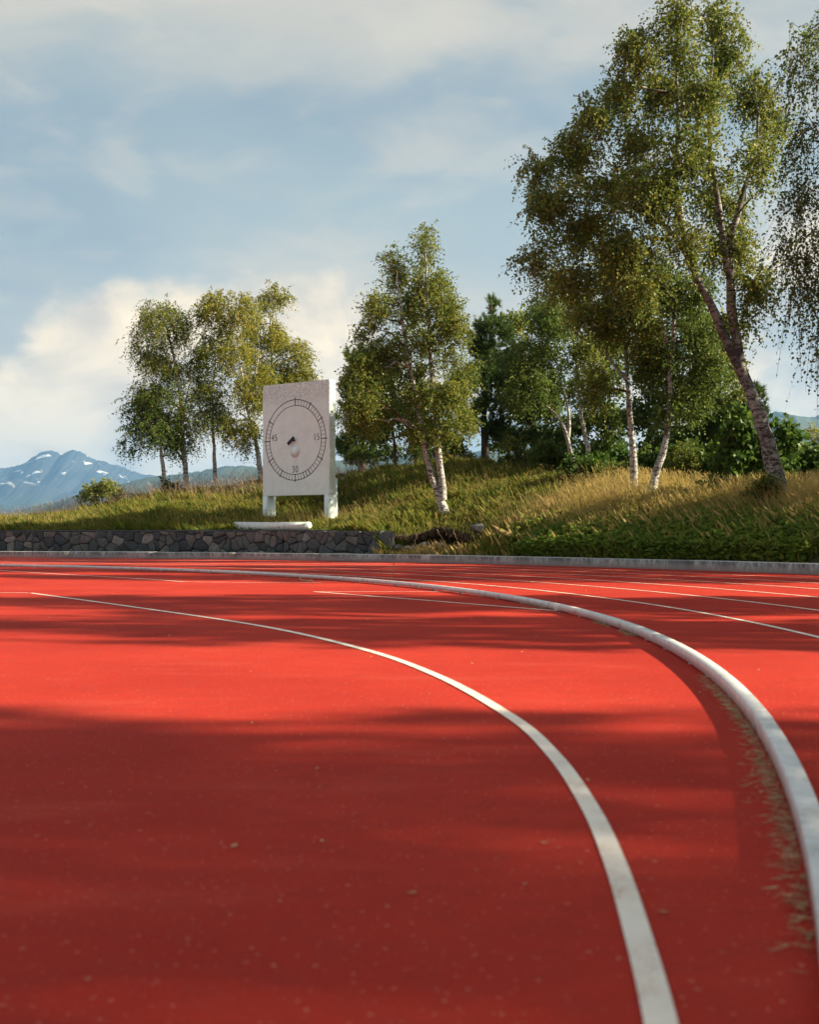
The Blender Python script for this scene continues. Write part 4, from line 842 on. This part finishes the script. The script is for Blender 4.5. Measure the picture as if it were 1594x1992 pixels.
SH = [('dense birch nearest the mouth of the first sunny gap beside the kerb', 12.6, 1.0, 9.0, 2.4, 760, 401), ('broad dense birch second along the kerb from the first sunny gap', 12.0, -2.0, 9.5, 2.4, 600, 402), ('dense birch third along the kerb from the first sunny gap', 10.4, -5.8, 9.0, 2.4, 600, 403),
      ('dense birch fourth along the kerb from the first sunny gap', 8.6, -9.4, 9.5, 2.5, 500, 404), ('dense birch between the two sunny gaps of the kerb', 13.4, 7.7, 8.5, 1.6, 380, 405), ('dense birch on the far side of the strip between the sunny gaps', 13.4, 11.2, 9.0, 1.8, 560, 406),
      ('tall birch in the second row behind the broad dense birch', 16.6, 0.5, 12.0, 2.8, 850, 407), ('tall birch in the second row behind the third kerb birch', 15.6, -4.2, 12.5, 2.6, 500, 408), ('tall birch in the second row behind the fourth kerb birch', 13.0, -8.4, 12.0, 2.6, 500, 409),
      ('dense birch just past the second sunny gap of the kerb', 13.4, 18.5, 8.5, 1.9, 560, 410), ('dense birch next past the second sunny gap before the weeping birch', 13.4, 21.6, 8.5, 1.9, 560, 411),
      ('dense birch third past the second sunny gap behind the weeping birch', 13.8, 24.8, 8.0, 1.8, 420, 412)]
for a_ in SH: shade_tree(*a_)

# ------------------------------------------------------------------ grass and ground cover
def scatter(n, th0, th1, r0, r1f, seed, edge=1.0):
    g = np.random.default_rng(seed); th = g.uniform(th0, th1, n); rc = np.interp(th, _ct, _cr); s = g.random(n)
    k = np.clip((th - TH_WALL + 0.03) / 0.05, 0, 1); rb = KR + r0 + k * 0.62
    rho = rb + (rc + r1f - rb) * s
    x = CX + rho * np.cos(th); y = CY + rho * np.sin(th)
    return x, y, terrain(x, y), th, rho, g
def blades(x, y, z, g, h, wdt, lean=0.35, curve=0.25, wind=(-0.15, -0.05)):
    n = len(x); b = np.stack([x, y, z - 0.02], -1); a = g.uniform(0, 2 * math.pi, n); sd = np.stack([np.cos(a), np.sin(a), np.zeros(n)], -1) * (wdt * g.uniform(.6, 1.3, n))[:, None] * 0.5
    l = g.normal(0, lean, (n, 2)) + np.array(wind); tip = b + np.stack([l[:, 0] * h, l[:, 1] * h, h], -1); mid = b + np.stack([l[:, 0] * h * (0.5 - curve), l[:, 1] * h * (0.5 - curve), h * 0.58], -1)
    V = np.stack([b - sd, b + sd, mid + sd * 0.9, tip], 1).reshape(-1, 3); i = np.arange(n)[:, None] * 4
    return V, i + np.array([[0, 1, 2, 3]])
def stems(x, y, z, g, h, wdt=0.006, head=0.10, lean=0.22, wind=(-0.18, 0.0)):
    n = len(x); b = np.stack([x, y, z - 0.02], -1); a = g.uniform(0, 2 * math.pi, n); sd = np.stack([np.cos(a), np.sin(a), np.zeros(n)], -1) * wdt * 0.5
    l = g.normal(0, lean, (n, 2)) + np.array(wind); top = b + np.stack([l[:, 0] * h, l[:, 1] * h, h], -1); mid = b + np.stack([l[:, 0] * h * .35, l[:, 1] * h * .35, h * .55], -1)
    hd = unit(top - mid) * (head * g.uniform(.6, 1.3, n))[:, None] + np.stack([l[:, 0] * .05, l[:, 1] * .05, np.full(n, -0.02)], -1); hs = sd * 2.2
    V = np.stack([b - sd, b + sd, mid + sd, mid - sd, top + sd * .7, top - sd * .7, top + hd * .45 + hs, top + hd * .45 - hs, top + hd], 1).reshape(-1, 3); i = np.arange(n)[:, None] * 9
    return V, [np.concatenate([i + np.array([[0, 1, 2, 3]]), i + np.array([[3, 2, 4, 5]]), i + np.array([[5, 4, 6, 7]])]), i + np.array([[7, 6, 8]])]
def put_stuff(name, VF, mat, label=None, cat=None):
    o = link(name, np_mesh(name, VF[0], VF[1], False, [mat]), kind='stuff')
    if label: tag(o, label, cat)
    return o
TL, TR_ = theta_at(-250, KR + 3), theta_at(1760, KR + 3)
x, y, z, th, rho, g = scatter(205000, TR_, TL, 0.30, 3.0, 501)
hh = g.uniform(0.09, 0.27, len(x)) * (0.45 + 0.7 * vnoise(x, y, 0.8, 7) + 0.8 * vnoise(x, y, 2.6, 17) ** 2)
keep = np.hypot((x - HOL[0]) * 0.6, y - HOL[1]) > 0.75
bx_, by_ = org[0] + math.cos(PSI) * 1.4, org[1] - math.sin(PSI) * 1.4
hh = hh * (1 - 0.5 * np.exp(-(np.hypot(x + 3.35, y - 36.4) / 2.0) ** 4))
put_stuff('grass', blades(x[keep], y[keep], z[keep], g, hh[keep], 0.016), M['grass'], 'rough green and straw-coloured grass covering the mound and bank', 'grass')
tm = theta_at(1010, KR + 2)
x, y, z, th, rho, g = scatter(42000, TR_, tm + 0.02, 0.9, 2.0, 502)
hh = g.uniform(0.32, 0.80, len(x)) * np.clip((rho - KR - 0.4) / 2.0, 0.35, 1); pk = g.random(len(x)) < np.clip(0.15 + 1.5 * (vnoise(x, y, 0.6, 9) - 0.25), 0.1, 1) * np.clip((rho - KR - 0.5) / 2.2, 0.06, 1)
put_stuff('tall_dry_grass', stems(x[pk], y[pk], z[pk], g, hh[pk]), M['straw'], 'tall golden seeding grass waving on the bank below the birches', 'grass')
x, y, z, th, rho, g = scatter(26000, TR_, tm, 0.5, 1.0, 507)
pk = g.random(len(x)) < np.clip((rho - KR - 0.9) / 1.8, 0.12, 1); x, y, z, rho = x[pk], y[pk], z[pk], rho[pk]
hh = g.uniform(0.25, 0.55, len(x)); put_stuff('straw_grass', blades(x, y, z, g, hh, 0.010, 0.35, wind=(-0.15, 0)), M['straw'], 'bent straw-coloured grass blades among the green on the right bank', 'grass')
x, y, z, th, rho, g = scatter(5500, theta_at(640, KR + 6), TL, 5.0, 2.6, 503)
put_stuff('pale_crest_grass', stems(x, y, z, g, g.uniform(.3, .65, len(x)), 0.006, 0.13), M['pink'], 'pale pinkish seed grass along the left crest of the mound', 'grass')
x, y, z, th, rho, g = scatter(9000, tm, TL, 0.5, 0.3, 504)
put_stuff('scattered_seed_grass', stems(x, y, z, g, g.uniform(.2, .42, len(x)), 0.005, 0.08), M['straw'], 'scattered thin straw stems over the slope around the clock', 'grass')
# leafy weeds on the lower bank
x, y, z, th, rho, g = scatter(52000, TR_, tm - 0.01, 0.30, -1.6, 505)
pk = (g.random(len(x)) < np.clip((vnoise(x, y, 0.55, 12) - 0.18) * 3.0, 0, 1) * np.clip((KR + 3.4 - rho) / 1.4, 0, 1)); n = int(pk.sum())
pos = np.stack([x[pk], y[pk], z[pk] + g.uniform(0.05, 0.42, n)], -1); ax = g.normal(0, 1, (n, 3)) * np.array([1, 1, .35]) + np.array([-.2, -.4, 0]); nr = g.normal(0, .45, (n, 3)) + np.array([0, -.35, 1])
put_stuff('leafy_weeds', leaf_quads(pos, ax, nr, g.uniform(.05, .14, n), 0.85), M['weed'], 'low leafy green weeds massed along the foot of the right bank', 'weeds')
# dry rusty grass by the broken wall end
g = np.random.default_rng(506); th = g.uniform(theta_at(1010, KR + .5), theta_at(735, KR + .5), 1500); rho = KR + g.uniform(0.3, 0.8, 1500); x = CX + rho * np.cos(th); y = CY + rho * np.sin(th)
put_stuff('dry_tufts', blades(x, y, np.full(1500, 0.12), g, g.uniform(.06, .40, len(x)) * (0.4 + vnoise(x, y, 2.5, 31)), 0.010, 0.3), M['straw'], 'dry rusty grass tufts behind the kerb at the broken wall end', 'grass')

# dead grass caught along the inside of the rail, and litter on the track ----------------------------------------------
g = np.random.default_rng(61); n = 5200; th = np.radians(g.uniform(-20, 12, n)); m_ = g.random(n) < np.clip((vnoise(th * R, th * 0, 2.2, 3) - 0.35) * 2.6, 0, 1); th = th[m_]; n = len(th)
wd = 0.018 + 0.045 * vnoise(th * R, th * 0, 1.3, 4); rho = R - 0.012 - np.abs(g.normal(0, 1, n)) * wd * 0.6
pos = np.stack([CX + rho * np.cos(th), CY + rho * np.sin(th), 0.003 + g.random(n) ** 2 * 0.016], -1); a = g.normal(math.pi, 0.7, n); ln = g.uniform(.012, .05, n)
ax = np.stack([np.cos(a), np.sin(a), g.normal(0, .12, n)], -1); V, Q = leaf_quads(pos, ax, g.normal(0, .3, (n, 3)) + np.array([0, 0, 1]), ln, 0.10); V[:, 2] = np.maximum(V[:, 2], 0.003)
put_stuff('dead_grass_litter', (V, Q), M['litter'], 'dead grass and debris gathered against the inside of the rail', 'debris')
n = 420; x = g.uniform(-9, 5, n); y = g.uniform(1.2, 24, n) ; pos = np.stack([x, y, np.full(n, .006)], -1); a = g.uniform(0, 6.28, n)
V, Q = leaf_quads(pos, np.stack([np.cos(a), np.sin(a), g.normal(0, .15, n)], -1), g.normal(0, .25, (n, 3)) + np.array([0, 0, 1]), g.uniform(.008, .03, n), .6); V[:, 2] = np.maximum(V[:, 2], .004)
put_stuff('leaf_litter', (V, Q), M['litter'], 'tiny dry leaf flecks scattered over the red track', 'litter')
a, b = ground(582, 1128, .01), ground(609, 1130.5, .012); s = np.linspace(0, 1, 8)[:, None]; P = a + (b - a) * s; P[0, 2] += 0.05; P[1:, 2] += 0.004 * np.sin(s[1:, 0] * 9)
V, fs = tube(P, np.linspace(.011, .006, 8), 6); tag(link('twig', np_mesh('twig', V, fs, True, [M['litter']])), 'pale bent twig lying on the track inside the rail', 'twig')
p = ground(764, 1127); V, fs = tube(np.array([p + np.array([dx, 0, dz_]) for dx, dz_ in ((0, -0.01), (0.005, .08), (0.012, .16), (0.02, .23))]), [.006, .005, .004, .003], 5)
hd = p + np.array([.02, 0, .23]); V2, f2 = tube(np.array([hd, hd + np.array([.004, 0, .025]), hd + np.array([.008, 0, .055])]), [.003, .010, .002], 6); V, fs = join([(V, fs), (V2, f2)])
tag(link('dry_stalk', np_mesh('dry_stalk', V, fs, True, [M['straw']])), 'single dry upright grass stalk growing by the rail', 'stalk')

# ------------------------------------------------------------------ haze
V, Q = box(-17000, 17000, -3500, 14000, -34, 900)
hz = link('haze', np_mesh('haze', V, Q), kind='stuff')
hm = bpy.data.materials.new('haze_air'); hm.use_nodes = True; ht = hm.node_tree; ht.nodes.clear()
pv = ht.nodes.new('ShaderNodeVolumePrincipled'); pv.inputs['Color'].default_value = (0.26, 0.55, 1.0, 1); pv.inputs['Density'].default_value = 0.000078; pv.inputs['Anisotropy'].default_value = 0.1
ho = ht.nodes.new('ShaderNodeOutputMaterial'); ht.links.new(pv.outputs[0], ho.inputs['Volume']); hz.data.materials.append(hm)
